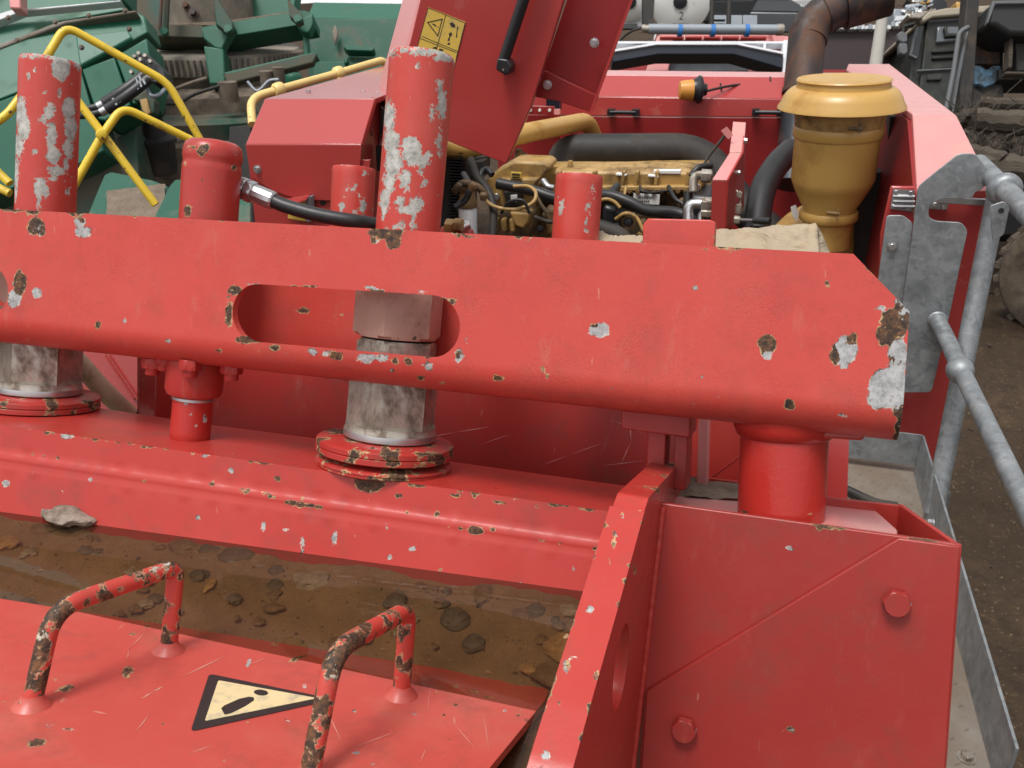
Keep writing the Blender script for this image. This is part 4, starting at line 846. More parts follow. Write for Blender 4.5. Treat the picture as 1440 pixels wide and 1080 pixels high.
hexbolt(cab_, 'flap_bolt', C.hitw(362, 238, 1, y0), -C.Y, .0085, .008)
for px, py in ((434, 130), (511, 131), (531, 132)):
    hexbolt(cab_, 'top_bolt', C.hitw(px, py, 2, zt), C.Z, .007, .007)
for px in (386, 404, 454):
    MB().prism(PX(C, 1, y0 + .0085, [(px - 3.5,279 + (5 if px > 400 else 0)),(px - 2,276 + (5 if px > 400 else 0)),(px + 4,277 + (5 if px > 400 else 0)),(px + 5,281 + (5 if px > 400 else 0)),(px + 1,284 + (5 if px > 400 else 0)),(px - 3,283 + (5 if px > 400 else 0))]), -C.Y * .001).build('slot_opening', 'ink', cab_)
v0, v1 = C.hitw(392, 280, 1, y0), C.hitw(438, 272, 1, y0)
MB().prism([C.hitw(392,281,1,y0-.002), C.hitw(436,273,1,y0-.002), C.hitw(431,280,1,y0-.09), C.hitw(408,288,1,y0-.09)], -C.Z * .003).build('light_visor', 'hood', cab_)
MB().prism(PX(C, 1, y0 - .03, [(404,284),(428,279),(430,312),(404,308)]), C.Y * .03).build('amber_side_light', 'sticker', cab_, bevel=.003)
MB().prism(PX(C, 1, y0 - .028, [(428,279),(435,277),(437,312),(430,312)]), C.Y * .03).build('light_housing', 'tin', cab_, bevel=.002)
for poly, dd in (([(536,150),(545,160),(545,190),(534,190)], 2.45), ([(528,205),(545,205),(543,245),(530,240)], 2.45), ([(513,186),(519,180),(522,190),(515,200)], 2.40)):
    MB().prism(PX(C, 1, dd, poly), C.Y * .01).build('cable_opening', 'ink', cab_)

# ------------------------------------------------------------------ raised engine cover on a gas strut
rc_ = thing('raised_cover', 'big red engine cover raised open on a black gas strut, with a yellow warning sticker', 'cover', C.hitw(712, 230, 1, 2.5))
yc = 2.5
cv = PX(C, 1, yc, [(612,-90),(822,-90),(793,0),(747,150),(712,231),(640,203),(540,160),(576,60)])
MB().prism(cv, C.Y * .02).build('outer_panel', 'hood', rc_, bevel=.003)
MB().prism([C.hitw(612,-90,1,yc+.0), C.hitw(600,0,1,yc+.0), C.hitw(534,205,1,yc+.0), C.hitw(510,205,1,yc+.18), C.hitw(566,0,1,yc+.18), C.hitw(592,-90,1,yc+.18)], C.X * .01 + C.Y * .002).build('side_flange', 'redpale', rc_, bevel=.002)
MB().prism(PX(C, 1, yc + .09, [(820,-90),(928,-90),(889,0),(862,78),(833,156),(800,146),(745,128),(770,80),(797,0)]), C.Y * .012).build('inner_panel', 'hooddark', rc_, bevel=.002)
MB().prism([C.hitw(889+34,-90,1,yc+.085), C.hitw(833,157,1,yc+.085), C.hitw(833,157,1,yc+.04), C.hitw(889+34,-90,1,yc+.04)], -C.X * .008).build('inner_flange', 'hood', rc_)
MB().prism([C.hitw(745,133,1,yc+.08), C.hitw(768,98,1,yc+.08), C.hitw(843,134,1,yc+.08), C.hitw(833,156,1,yc+.08), C.hitw(786,141,1,yc+.08)], -C.Y * .02).build('stiffener', 'hooddark', rc_, bevel=.002)
for px, py in ((770, 119), (836, 60)): hexbolt(rc_, 'panel_bolt', C.hitw(px, py, 1, yc + .055), -C.Y, .009, .008)
g0, g1 = C.hitw(756, -60, 1, yc - .04), C.hitw(706, 92, 1, yc - .035)
MB().tube([g0, g1], .0155, 20).build('gas_strut', 'black', rc_)
MB().prism(PX(C, 1, yc - .055, [(699,82),(714,84),(719,94),(716,104),(710,106),(697,98)]), C.Y * .05).build('strut_foot', 'black', rc_, bevel=.004)
MB().lathe(C.hitw(708, 98, 1, yc - .056), -C.Y, [(.003, 0), (.003, .003)], 12).build('foot_pin', 'zinc', rc_)
ys_ = yc - .0012
def SP(poly, mat, name, par, dy=0., th=.0008): return MB().prism(PX(C, 1, ys_ - dy, poly), -C.Y * th).build(name, mat, par)
sk = SP([(602,10),(655,31),(641,84),(627,140),(576,120),(589,62)], 'sticker', 'warning_sticker', rc_)
for a, b in (((627,21),(613,72)),((593,51),(643,72)),((602,11),(654,32)),((602,11),(588,62)),((654,32),(641,84)),((591,54),(642,74)),((613,72),(604,120))):
    d = np.array(b) - np.array(a); d = d / np.linalg.norm(d) * .45; nrm = np.array([-d[1], d[0]])
    SP([tuple(np.array(a) + nrm), tuple(np.array(b) + nrm), tuple(np.array(b) - nrm), tuple(np.array(a) - nrm)], 'ink', 'sticker_line', sk, .0009, .0003)
T = [(600,31),(623,26),(616,52)]; Tc = np.mean(T, axis=0)
for i in range(3):
    a, b = np.array(T[i]), np.array(T[(i + 1) % 3]); ia, ib = a + (Tc - a) * .2, b + (Tc - b) * .2
    SP([tuple(a), tuple(b), tuple(ib), tuple(ia)], 'ink', 'triangle_bar', sk, .0009, .0003)
SP([(607,33.5),(610,33),(614,36.5),(613,37.5)], 'ink', 'exclamation_bar', sk, .0009, .0003)
SP([(615.3,37.6),(616.8,37.6),(616.8,39),(615.3,39)], 'ink', 'exclamation_dot', sk, .0009, .0003)
for poly in ([(632,33),(636,31),(640,35),(640,39),(635,38)], [(631,47),(635,45),(636,49),(633,52),(632,58),(629,57),(632,51)], [(643,37),(645,38),(643,44),(643,52),(641,53),(642,45)], [(630,60),(633,60),(633,63),(629,63)], [(610,66),(614,66),(615,69),(608,68)], [(618,68),(624,70),(622,72),(617,71)]):
    SP(poly, 'ink', 'pictogram', sk, .0009, .0003)

# ------------------------------------------------------------------ engine
eng = thing('diesel_engine', 'ochre yellow diesel engine in the open bay, with cables, caps and labels', 'engine', C.hitw(830, 335, 1, 3.5))
def E_(name, mat, yv, poly, th, bevel=.006, par=None, **k): return MB().prism(PX(C, 1, yv, poly), C.Y * th).build(name, mat, par or eng, bevel=bevel, **k)
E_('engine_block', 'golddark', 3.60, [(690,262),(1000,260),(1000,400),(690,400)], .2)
E_('valve_cover', 'gold', 3.52, [(704,246),(720,240),(985,242),(992,250),(990,264),(978,270),(740,270),(702,262)], .20, .012)
E_('cover_rim', 'gold', 3.49, [(760,262),(985,262),(986,268),(760,270)], .5, .004)
for i, (x0, x1) in enumerate(((768, 792), (820, 846), (862, 890), (906, 934), (948, 972))):
    E_('cover_boss', 'gold', 3.54, [(x0 - 3,243),(x0 + 3,238),(x1 - 3,238),(x1 + 4,243)], .14, .006)
for x0 in (783, 833, 874, 893, 921, 965):
    E_('cover_rib', 'gold', 3.50, [(x0,241),(x0 + 6,241),(x0 + 3,262),(x0 - 2,262)], .04, .004)
for x0, x1, yy in ((866, 881, 244), (911, 926, 246)):
    E_('bolt_pad', 'label', 3.5, [(x0,yy),(x1,yy + 1),(x1,yy + 4),(x0,yy + 3)], .04, .002)
E_('white_strip', 'label', 3.515, [(919,240),(957,240),(957,244.5),(919,244)], .03, .001)
E_('front_cover', 'gold', 3.44, [(676,262),(700,238),(722,226),(768,228),(775,236),(752,262),(750,300),(738,312),(700,312),(690,290)], .14, .012)
E_('front_ledge', 'gold', 3.40, [(702,252),(756,252),(752,262),(700,262)], .2, .006)
E_('info_sticker', 'sticker', 3.395, [(718,242),(733,243),(733,252),(717,251)], .01, .0005); E_('sticker_print', 'ink', 3.393, [(720,244),(731,245),(731,247),(720,246)], .001, 0); E_('sticker_print', 'ink', 3.393, [(720,248.5),(731,249),(731,250.5),(720,250)], .001, 0)
cp = C.hitw(749, 236, 1, 3.48)
MB().lathe(cp, C.Z, [(.034, -.05), (.036, 0), (.036, .005), (.031, .006), (.031, .026), (.028, .029)], 28).build('filler_cap', 'black', eng)
for px, py, r in ((730, 217, .02), (737, 222, .016), (802, 233, .012)): MB().lathe(C.hitw(px, py, 1, 3.6), C.Z, [(r, -.06), (r * 1.2, -.02), (r, .0), (r * .7, .02)], 14).build('sensor', 'gold', eng)
lb = E_('serial_label', 'label', 3.478, [(891,272),(928,274),(927,288),(890,286)], .004, .0005)
for k in range(9):
    x0 = 898 + k * 2.4; MB().prism(PX(C, 1, 3.476, [(x0,276),(x0 + 1.5,276),(x0 + 1.5,279.5),(x0,279.5)]), -C.Y * .0005).build('barcode_bar', 'ink', lb)
for k in range(6):
    x0 = 896 + k * 3; MB().prism(PX(C, 1, 3.476, [(x0,282),(x0 + 2,282),(x0 + 2,284.5),(x0,284.5)]), -C.Y * .0005).build('barcode_bar', 'ink', lb)
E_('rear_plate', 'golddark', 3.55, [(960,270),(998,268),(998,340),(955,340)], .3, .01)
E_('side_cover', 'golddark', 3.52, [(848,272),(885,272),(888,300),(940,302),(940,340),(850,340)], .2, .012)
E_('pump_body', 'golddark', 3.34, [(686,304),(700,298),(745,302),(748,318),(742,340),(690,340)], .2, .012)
for x0 in (692, 704, 716): E_('pump_rib', 'gold', 3.31, [(x0,308),(x0 + 7,308),(x0 + 8,326),(x0 + 1,326)], .05, .005)
E_('pump_head', 'gold', 3.30, [(716,298),(744,300),(744,312),(736,322),(724,318)], .08, .008)
E_('actuator', 'dark', 3.36, [(708,270),(728,266),(730,290),(712,292)], .08, .006); E_('actuator_label', 'label', 3.355, [(718,275),(727,274),(727,284),(718,285)], .005, .001)
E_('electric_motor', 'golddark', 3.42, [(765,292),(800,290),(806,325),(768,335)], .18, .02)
E_('alternator', 'black', 3.42, [(848,288),(868,294),(868,330),(845,332)], .16, .015)
E_('alternator', 'black', 3.40, [(970,276),(1002,276),(1002,330),(972,330)], .2, .015)
for c_, r in (((746,296),.03),((880,326),.018),((905,312),.015),((944,318),.012),((826,262),.012),((770,300),.016),((960,285),.02)):
    MB().lathe(C.hitw(*c_, 1, 3.46), -C.Y, [(r, 0), (r, .03), (r * .8, .035), (r * .4, .04)], 18).build('port_cap', 'golddark', eng)
def cab(name, mat, pts, r, par, n=10): return MB().tube(smoothpath([P(*p) for p in pts], 6), r, n).build(name, mat, par)
cab('wiring_loom', 'rubber', [(700,258,3.45),(748,268,3.4),(775,277,3.38),(800,280,3.38),(850,274,3.4),(884,284,3.38),(910,296,3.37),(950,299,3.37),(975,312,3.35),(985,345,3.35)], .022, eng)
cab('wiring_loom', 'rubber', [(752,274,3.42),(780,284,3.4),(806,290,3.4),(852,282,3.42),(890,292,3.4),(930,302,3.4),(965,322,3.38)], .014, eng)
cab('wiring_loom', 'rubberdirty', [(662,225,3.5),(672,250,3.4),(686,268,3.35),(694,295,3.32),(692,340,3.3)], .016, eng)
cab('fuel_line', 'gold', [(672,262,3.38),(684,282,3.3),(700,292,3.28),(728,294,3.27),(750,284,3.28),(753,270,3.3),(742,262,3.34),(722,262,3.36)], .007, eng)
cab('fuel_line', 'gold', [(790,306,3.42),(800,285,3.38),(820,278,3.36),(835,300,3.36),(842,335,3.36)], .007, eng)
cab('fuel_line', 'gold', [(838,284,3.4),(852,280,3.38),(864,284,3.38),(872,292,3.38)], .007, eng)
cab('fuel_line', 'gold', [(880,262,3.46),(878,274,3.44),(872,282,3.44)], .006, eng)
cab('fuel_line', 'golddark', [(754,276,3.35),(762,290,3.34),(770,300,3.34)], .008, eng)
cab('fuel_line', 'zinc', [(764,254,3.44),(770,262,3.42),(778,264,3.42)], .012, eng)
cab('wiring_loom', 'rubber', [(868,262,3.46),(862,270,3.42),(862,284,3.40)], .016, eng)
cab('wiring_loom', 'rubberdirty', [(838,318,3.35),(870,330,3.3),(890,350,3.3)], .03, eng)
for k in range(26):                                                 # bolt heads along covers
    px, py = (705 + k * 11.3, 268 + (k % 2) * 2) if k < 25 else (990, 250)
    MB().nut(C.hitw(px, py, 1, 3.48), -C.Y, .010, .012, .3, 12).build('cover_bolt', 'golddark', eng)
for px, py in ((700,275),(734,300),(712,302),(860,300),(930,318),(850,315),(900,330),(756,256),(780,318),(980,262),(822,296)):
    MB().nut(C.hitw(px, py, 1, 3.45), -C.Y, .014, .022, .3, 12).build('plug', rng.choice(['gold', 'golddark', 'zinc', 'black']), eng)
for pts, r_, mt in (([(705,300,3.3),(715,285,3.26),(735,282,3.24),(745,300,3.26)], .006, 'rubber'), ([(800,262,3.44),(806,272,3.4),(822,272,3.4)], .006, 'golddark'), ([(900,262,3.46),(902,268,3.42),(915,271,3.42),(940,268,3.44)], .005, 'rubber'),
                   ([(752,305,3.36),(775,312,3.34),(800,306,3.34),(830,312,3.34)], .008, 'rubberdirty'), ([(940,262,3.46),(950,280,3.4),(962,290,3.38),(968,320,3.36)], .008, 'rubber'), ([(692,246,3.4),(684,238,3.42),(676,246,3.42),(680,262,3.4)], .012, 'black'),
                   ([(866,308,3.38),(880,300,3.34),(895,306,3.34),(905,325,3.34)], .007, 'gold'), ([(925,330,3.38),(935,318,3.36),(948,312,3.36),(960,318,3.36)], .006, 'zinc')):
    cab('fuel_line', mt, pts, r_, eng)
for px, py, r_, mt in ((873,300,.020,'black'),(884,312,.018,'black'),(868,318,.016,'black'),(892,300,.008,'zinc'),(886,290,.008,'zinc'),(812,300,.012,'steel'),(818,270,.010,'zinc'),(742,296,.010,'black'),(706,322,.012,'golddark'),(760,322,.014,'black'),(950,306,.010,'steel')):
    MB().lathe(C.hitw(px, py, 1, 3.38), -C.Y + C.Z * .3, [(r_, -.01), (r_, .02), (r_ * .8, .028), (r_ * .3, .03)], 14).build('connector', mt, eng)
flt = thing('fuel_filter', 'white fuel filter canister hanging from an ochre filter head', 'filter', C.hitw(660, 345, 1, 3.1))
fb, ft = C.hitw(659, 350, 1, 3.12), C.hitw(660, 291, 1, 3.12); L = np.linalg.norm(ft - fb)
MB().lathe(fb, C.Z, [(.032, -.03), (.0345, 0), (.0345, L - .004), (.032, L)], 32).build('canister', 'white', flt)
MB().lathe(fb + C.Z * L, C.Z, [(.036, 0), (.037, .02), (.030, .03), (.028, .065), (.034, .07), (.034, .085)], 24).build('filter_head', 'golddark', flt)
MB().tube(bent([P(640,268,3.2), P(650,256,3.12), P(672,262,3.1), P(684,275,3.12)], .03), .013, 12).build('bracket_pipe', 'golddark', flt)
for q_, d_ in (((676, 276, 3.06), C.X), ((646, 262, 3.1), -C.Y), ((666, 262, 3.06), -C.Y)): MB().nut(P(*q_), d_, .015, .02).build('fitting', 'golddark', flt)
rad = thing('cooling_pack', 'dark finned cooling pack behind the tall scraped tube', 'radiator', C.hitw(655, 335, 1, 3.4))
MB().prism(PX(C, 1, 3.42, [(600,205),(648,214),(652,345),(600,345)]), C.Y * .2).build('core', 'dark', rad)
fm_ = MB()
for k in range(30):
    y_ = 214 + k * 4.2; fm_.prism(PX(C, 1, 3.39, [(630,y_),(650,y_ + 1),(650,y_ + 2.4),(630,y_ + 1.4)]), C.Y * .03)
f_ = fm_.build('fins', 'black', rad, kind='stuff')
E_('spring_stack', 'dark', 3.4, [(655,228),(680,226),(680,240),(674,244),(680,250),(656,252)], .1, .004, rad)
cab('breather_hose', 'rubber', [(652,245,3.3),(660,262,3.2),(655,280,3.2),(640,292,3.2)], .012, rad)
# pipes over the engine
cp_ = MB().tube(bent([P(610,196,3.55), P(645,212,3.55), P(735,188,3.6), P(826,170,4.15), P(838,200,4.3), P(836,240,4.3)], .12, 8), .040, 24).build('coolant_pipe', 'goldclean'); setp(cp_, 'smooth ochre coolant pipe curving out from behind the raised cover', 'pipe')
ip = MB().tube(bent([P(790,262,4.0), P(792,212,4.0), P(990,211,3.95), P(1040,290,3.9), P(1110,350,3.8)], .16, 8), .074, 28).build('intake_duct', 'rubberdirty'); setp(ip, 'thick dusty black rubber intake duct above the engine', 'duct')
sup = MB().prism(PX(C, 1, 4.05, [(742,162),(785,162),(785,250),(742,250)]), C.Y * .04).build('bay_panel', 'hooddark'); setp(sup, 'small red bay panel with a bolted edge, left of the intake duct', 'panel')
bs = thing('bolted_strip', 'red strip with three white bolts above the ochre coolant pipe', 'strip', C.hitw(765, 162, 1, 4.0))
MB().prism(PX(C, 1, 4.0, [(740,149),(779,150),(779,162),(738,161)]), C.Y * .02).build('strip', 'hooddark', bs, bevel=.002)
for px in (746, 759, 773): MB().lathe(C.hitw(px, 155, 1, 4.0), -C.Y, [(.007, 0), (.006, .006)], 12).build('bolt', 'label', bs)
MB().prism(PX(C, 1, 3.99, [(779,154),(787,154),(787,161),(779,161)]), C.Y * .02).build('end_tab', 'redpale', bs)
po = MB().prism(PX(C, 1, 4.15, [(768,100),(787,100),(787,156),(768,156)]), C.Y * .05).build('dark_post', 'bluedark'); setp(po, 'short dark blue post between raised cover and hood', 'post')

# ------------------------------------------------------------------ valve bracket right of the engine
vb = thing('valve_bracket', 'tall red bracket plate carrying hydraulic fittings, right of the engine', 'bracket', C.hitw(1015, 340, 1, 3.0))
n0 = PX(C, 1, 3.0, [(1002,252),(1024,253),(1020,340),(998,340)]); ztb = C.loc(n0[0])[2]
f2 = C.hitw(1032, 205, 1, 3.35); f3 = C.hitw(1046, 206, 1, 3.35)
MB().prism([n0[0], n0[1], n0[2], n0[3]], C.Y * .006).build('front_plate', 'hood', vb, bevel=.001)
xL, xR = C.loc(n0[0])[0], C.loc(n0[1])[0]
tf = [C.w(xL, 3.006, ztb), C.w(xR, 3.006, ztb), C.w(xR + .012, 3.30, ztb + .005), C.w(xL + .03, 3.30, ztb + .005)]
MB().prism([n0[0], n0[1], C.hitw(1044,215,1,3.2), C.hitw(1026,215,1,3.2)], -C.Z * .006).build('top_plate', 'redpale', vb, bevel=.001)
MB().prism([C.hitw(1026,214,1,3.205), C.hitw(1045,214,1,3.205), C.hitw(1049,172,1,3.40), C.hitw(1031,171,1,3.40)], -C.Z * .006).build('top_plate', 'redpale', vb, bevel=.001)
MB().prism([n0[1], C.hitw(1045,214,1,3.2), C.hitw(1049,173,1,3.40), C.hitw(1046,290,1,3.40), n0[2]], -C.X * .006).build('side_plate', 'red', vb, bevel=.001)
MB().prism(PX(C, 1, 3.25, [(1014,184),(1022,178),(1031,190),(1024,196)]), C.Y * .004).build('hook_tab', 'redpale', vb)
MB().tube([P(1020,190,3.3), P(996,220,3.35), P(990,232,3.35)], .006, 8).build('stay_rod', 'dark', vb)
for px, py in ((1046,198),(1036,243),(1027,283)): hexbolt(vb, 'side_bolt', C.hitw(px, py, 1, 3.15), C.X, .009, .01, 'zinc')
for yy, r, x0 in ((246, .016, 975), (286, .018, 968), (298, .012, 985)):
    MB().tube(bent([P(x0, yy + 24, 3.1), P(x0, yy, 3.1), P(1002, yy + 1, 3.08)], .06), r, 14).build('elbow_fitting', 'zinc' if yy != 246 else 'steel', vb)
    MB().nut(P(986, yy + 1, 3.08), C.X, r * 1.45, .035).build('fitting_nut', 'steel', vb, smooth=30)
cab('black_hose', 'rubber', [(972,248,3.12),(982,236,3.12),(1000,233,3.14)], .012, vb); cab('black_hose', 'rubber', [(968,270,3.14),(966,300,3.14),(966,340,3.14)], .016, vb)
lv = MB().tube([P(1040, 309, 2.95), P(1062, 310, 2.9)], .005, 10).build('lever_rod', 'zinc', vb); MB().tube([P(1060, 310, 2.9), P(1083, 311, 2.86)], .011, 14).build('lever_grip', 'rubber', vb)
MB().nut(P(1038, 300, 2.97), C.Z, .011, .03).nut(P(1040, 272, 2.97), -C.Y, .01, .02).nut(P(1032, 309, 2.96), C.X, .014, .02).tube([P(1036,268,3), P(1042,280,2.98), P(1038,300,2.97)], .004, 8).build('valve_spindle', 'steel', vb, smooth=30)

# ------------------------------------------------------------------ air precleaner (bowl on a tapered neck)
yp = 3.0
apc = thing('air_precleaner', 'glossy ochre air precleaner with a wide bowl cap on a tapered body', 'air filter', C.hitw(1160, 350, 1, yp))
zz = lambda px, py: C.hit(px, py, 1, yp)[2]
zb = zz(1160, 345); ax0 = C.hitw(1160, 345, 1, yp); axt = C.hitw(1187, 112, 1, yp); av = axt - ax0; HL = np.linalg.norm(av); av /= HL
def hh(py): t = (345 - py) / (345 - 112); return C.loc(ax0 + av * HL * t)[2] - zb if False else HL * t
k_ = 3.2 / F
def R_(w_, py): 
    p = ax0 + av * hh(py); return w_ / 2 * ((p - CAM) @ FWD) / F
MB().lathe(ax0, av, [(R_(66,330), hh(345)), (R_(68,300), hh(300)), (R_(72,290), hh(296)), (R_(70,286), hh(290)), (R_(102,250), hh(260)), (R_(113,235), hh(246)), (R_(116,180), hh(190)), (R_(118,180), hh(184))], 64).build('tapered_body', 'goldclean', apc)
MB().lathe(ax0, av, [(R_(119,180), hh(188)), (R_(122,175), hh(186)), (R_(122,175), hh(174)), (R_(119,175), hh(172))], 64).build('upper_clamp_band', 'goldclean', apc)
MB().lathe(ax0, av, [(R_(76,290), hh(306)), (R_(79,290), hh(304)), (R_(79,290), hh(294)), (R_(76,290), hh(292))], 64).build('lower_clamp_band', 'goldclean', apc)
MB().lathe(ax0, av, [(R_(120,165), hh(173)), (R_(126,155), hh(150))], 64).build('inlet_screen', 'gold', apc)
bp_ = [(R_(150,150), hh(148)), (R_(168,150), hh(149)), (R_(173,148), hh(148.5)), (R_(172,146), hh(146)), (R_(164,140), hh(140)), (R_(160,135), hh(134)), (R_(151,128), hh(127)), (R_(140,122), hh(122.5)), (R_(127,118), hh(121)), (R_(125,116), hh(114)), (R_(129,113), hh(112)), (R_(126,112), hh(110)), (R_(60,112), hh(112))]
MB().lathe(ax0, av, bp_, 80).build('bowl_cap', 'goldclean', apc)
for px, py in ((1203, 181), (1172, 300)):
    c = C.hitw(px, py, 1, yp - (.165 if py < 200 else .11)); MB().tube([c - C.X * .02, c + C.X * .018], .006, 12).box(Frame(c, C.X, C.Y, C.Z), (.008, -.004, -.012), (.016, .012, .012)).build('clamp_bolt', 'golddark', apc, smooth=30)
MB().tube(bent([P(1178,330,3.18), P(1160,330,3.2), P(1130,345,3.15), P(1100,420,3.1)], .12), .13, 28).build('intake_elbow', 'goldclean', apc)
MB().lathe(P(1190, 352, 3.05), C.X * .3 - C.Y + C.Z * .2, [(.17, -.1), (.17, 0), (.15, .01), (.12, .015), (.10, .005), (.02, .005)], 48).build('housing', 'goldclean', apc)
MB().prism([P(1112,291,3.02), P(1119,288,3.02), P(1123,300,3.02), P(1121,312,3.02), P(1116,306,3.02), P(1113,298,3.02)], C.Y * .002).build('torn_label', 'label', apc)
# dark hose bundle and tank right of it
dh = MB().tube(smoothpath([P(1112,212,3.6), P(1090,235,3.5), P(1072,270,3.4), P(1062,330,3.3)], 6), .05, 18).build('radiator_hose', 'rubber'); setp(dh, 'bent black radiator hose left of the air precleaner', 'hose')
dp = MB().tube(smoothpath([P(1244,160,3.4), P(1240,230,3.35), P(1224,300,3.3), P(1216,380,3.3)], 6), .055, 16).build('corrugated_pipe', 'dark'); setp(dp, 'dark vertical pipe just right of the air precleaner', 'pipe')
gs = thing('door_strut', 'thin gas strut holding the hood door, beside the right hood', 'strut', P(1252, 262, 2.95))
MB().tube([P(1240,200,3.1), P(1249,242,3.0)], .011, 12).build('cylinder', 'black', gs); MB().tube([P(1249,242,3.0), P(1253,262,2.95)], .005, 10).build('rod', 'zinc', gs)

# ------------------------------------------------------------------ rusty exhaust with elbow
ex = thing('exhaust_stack', 'heat blued rusty exhaust stack bending over to the right at the top', 'exhaust', P(1105, 260, 4.1))
MB().tube([P(1112,260,4.05), P(1128,128,4.12)], .080, 28).build('lower_pipe', 'sootpipe', ex)
MB().tube([P(1128,130,4.12), P(1136,40,4.17)], .085, 28).build('middle_pipe', 'rustpipe', ex)
MB().tube([P(1136,58,4.16), P(1142,34,4.18), P(1160,18,4.18)], .088, 28).build('elbow_segment', 'rustpipe', ex)
MB().tube([P(1157,20,4.18), P(1186,6,4.17)], .094, 28).build('elbow_segment', 'sootpipe', ex)
MB().tube([P(1184,7,4.17), P(1246,-12,4.14)], .112, 28).build('outlet_pipe', 'rustpipe', ex)
MB().tube([P(1126,133,4.12), P(1127,127,4.12)], .087, 28).build('flange_ring', 'rustpipe', ex)

# ------------------------------------------------------------------ rear hood with beacon
rh = thing('rear_hood', 'long deep red hood wall with black grips behind the engine', 'hood', C.hitw(950, 260, 1, 4.6))
h0, h1 = 4.45, 4.62
L0, L1 = C.hitw(700, 162, 1, h0), C.hitw(1240, 166, 1, h0)
M0, M1 = C.hitw(700, 134, 1, h0 + .01), C.hitw(1240, 141, 1, h0 + .01)
T0, T1 = C.hitw(700, 104, 1, h1), C.hitw(1240, 110, 1, h1)
U0, U1 = C.hitw(700, 97, 2, C.loc(T0)[2]), C.hitw(1240, 103, 2, C.loc(T1)[2])
MB().prism([L0, L1, M1, M0], C.Y * .015).build('upper_band', 'hood', rh, bevel=.004)
MB().prism([M0 + C.Z * .001, M1 + C.Z * .001, T1, T0], C.Y * .01 - C.Z * .01).build('sloped_panel', 'hood', rh, bevel=.003)
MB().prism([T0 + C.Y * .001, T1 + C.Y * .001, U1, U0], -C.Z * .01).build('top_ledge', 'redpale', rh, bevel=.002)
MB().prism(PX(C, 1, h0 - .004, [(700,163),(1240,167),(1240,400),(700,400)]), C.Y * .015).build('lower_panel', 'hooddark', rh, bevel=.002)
for px in (876, 1080):
    A_ = [C.hitw(px - 18, 158, 1, h0 - .04), C.hitw(px + 18, 158.5, 1, h0 - .04)]
    MB().tube(A_, .010, 12).box(Frame(A_[0], C.X, C.Y, C.Z), (-.014, -.006, -.014), (.018, .04, .014)).box(Frame(A_[1], C.X, C.Y, C.Z), (-.018, -.006, -.014), (.014, .04, .014)).build('hood_grip', 'black', rh, smooth=30)
bc = thing('amber_beacon', 'amber beacon with black rubber base tilted on its side below the hood ledge', 'beacon', P(976, 150, 4.2))
b0_, b1_ = P(994, 128, 4.15), P(957, 128, 4.15); bx_ = b1_ - b0_; bx_ /= np.linalg.norm(bx_)
MB().lathe(P(974, 127, 4.15), bx_, [(.048, 0), (.046, .03), (.041, .06), (.030, .064)], 28).build('amber_lens', 'orange', bc)
MB().lathe(P(986, 126, 4.15), bx_, [(.026, -.025), (.030, -.01), (.060, 0), (.064, .012), (.050, .03), (.048, .04)], 28).build('rubber_base', 'black', bc)
cab('beacon_cable', 'dark', [(994,128,4.16),(1020,122,4.2),(1045,119,4.25),(1080,121,4.3),(1112,108,4.35)], .006, bc)
for a, b in (((1013,117),(1015,130)),((1083,108),(1084,122))): MB().tube([P(*a, 4.22), P(*b, 4.22)], .004, 8).build('cable_tie', 'black', bc)

# ------------------------------------------------------------------ right hood (sloping side box with door, hinge, latch)
sh = thing('side_hood', 'sunlit red side hood with chamfered front, hinge and latch, behind the galvanised plates', 'hood', C.hitw(1260, 660, 1, 2.7))
yn = 2.95
k1 = C.hit(1345, 162, 1, yn); ztp = k1[2]
K = lambda px, py: C.hitw(px, py, 2, ztp)
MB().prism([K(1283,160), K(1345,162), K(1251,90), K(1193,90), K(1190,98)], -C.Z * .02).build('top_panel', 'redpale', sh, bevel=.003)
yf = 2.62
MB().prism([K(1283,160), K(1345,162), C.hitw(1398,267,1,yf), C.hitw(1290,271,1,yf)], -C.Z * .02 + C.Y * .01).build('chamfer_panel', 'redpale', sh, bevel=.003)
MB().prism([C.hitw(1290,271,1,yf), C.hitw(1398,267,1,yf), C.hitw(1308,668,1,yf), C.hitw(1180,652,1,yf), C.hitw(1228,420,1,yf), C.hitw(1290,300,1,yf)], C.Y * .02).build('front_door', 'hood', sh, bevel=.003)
MB().prism([C.hitw(1253,262,1,yf-.02), C.hitw(1287,263,1,yf-.02), C.hitw(1284,315,1,yf-.02), C.hitw(1240,420,1,yf-.02), C.hitw(1236,395,1,yf-.02), C.hitw(1238,330,1,yf-.02)], C.Y * .015).build('door_jamb', 'hood', sh, bevel=.004)
MB().prism([K(1283,160) - C.Z * .02, K(1193,92) - C.Z * .02, K(1193,92) - C.Z * 1.0, C.hitw(1290,271,1,yf+.02) - C.Z * .9, C.hitw(1290,271,1,yf+.02)], -C.X * .01).build('inner_side', 'hooddark', sh)
hg = MB()
for px, py in ((1252,264),):
    hg.prism(PX(C, 1, yf - .026, [(1256,266),(1286,268),(1284,298),(1252,294)]), C.Y * .005)
    for q in (276, 283, 290): hg.tube([C.hitw(1256, q, 1, yf - .03), C.hitw(1286, q + 1, 1, yf - .03)], .0045, 10)
hg.build('hinge', 'zinc', sh, smooth=30)
for px, py in ((1260,270),(1281,271),(1256,290),(1277,293)): MB().nut(C.hitw(px, py, 1, yf - .027), -C.Y, .006, .006, .2, 12).build('hinge_bolt', 'zinc', sh)
MB().prism(PX(C, 1, yf - .03, [(1318,277),(1390,280),(1388,290),(1318,286)]), C.Y * .012).build('latch_bar', 'zinc', sh, bevel=.002)
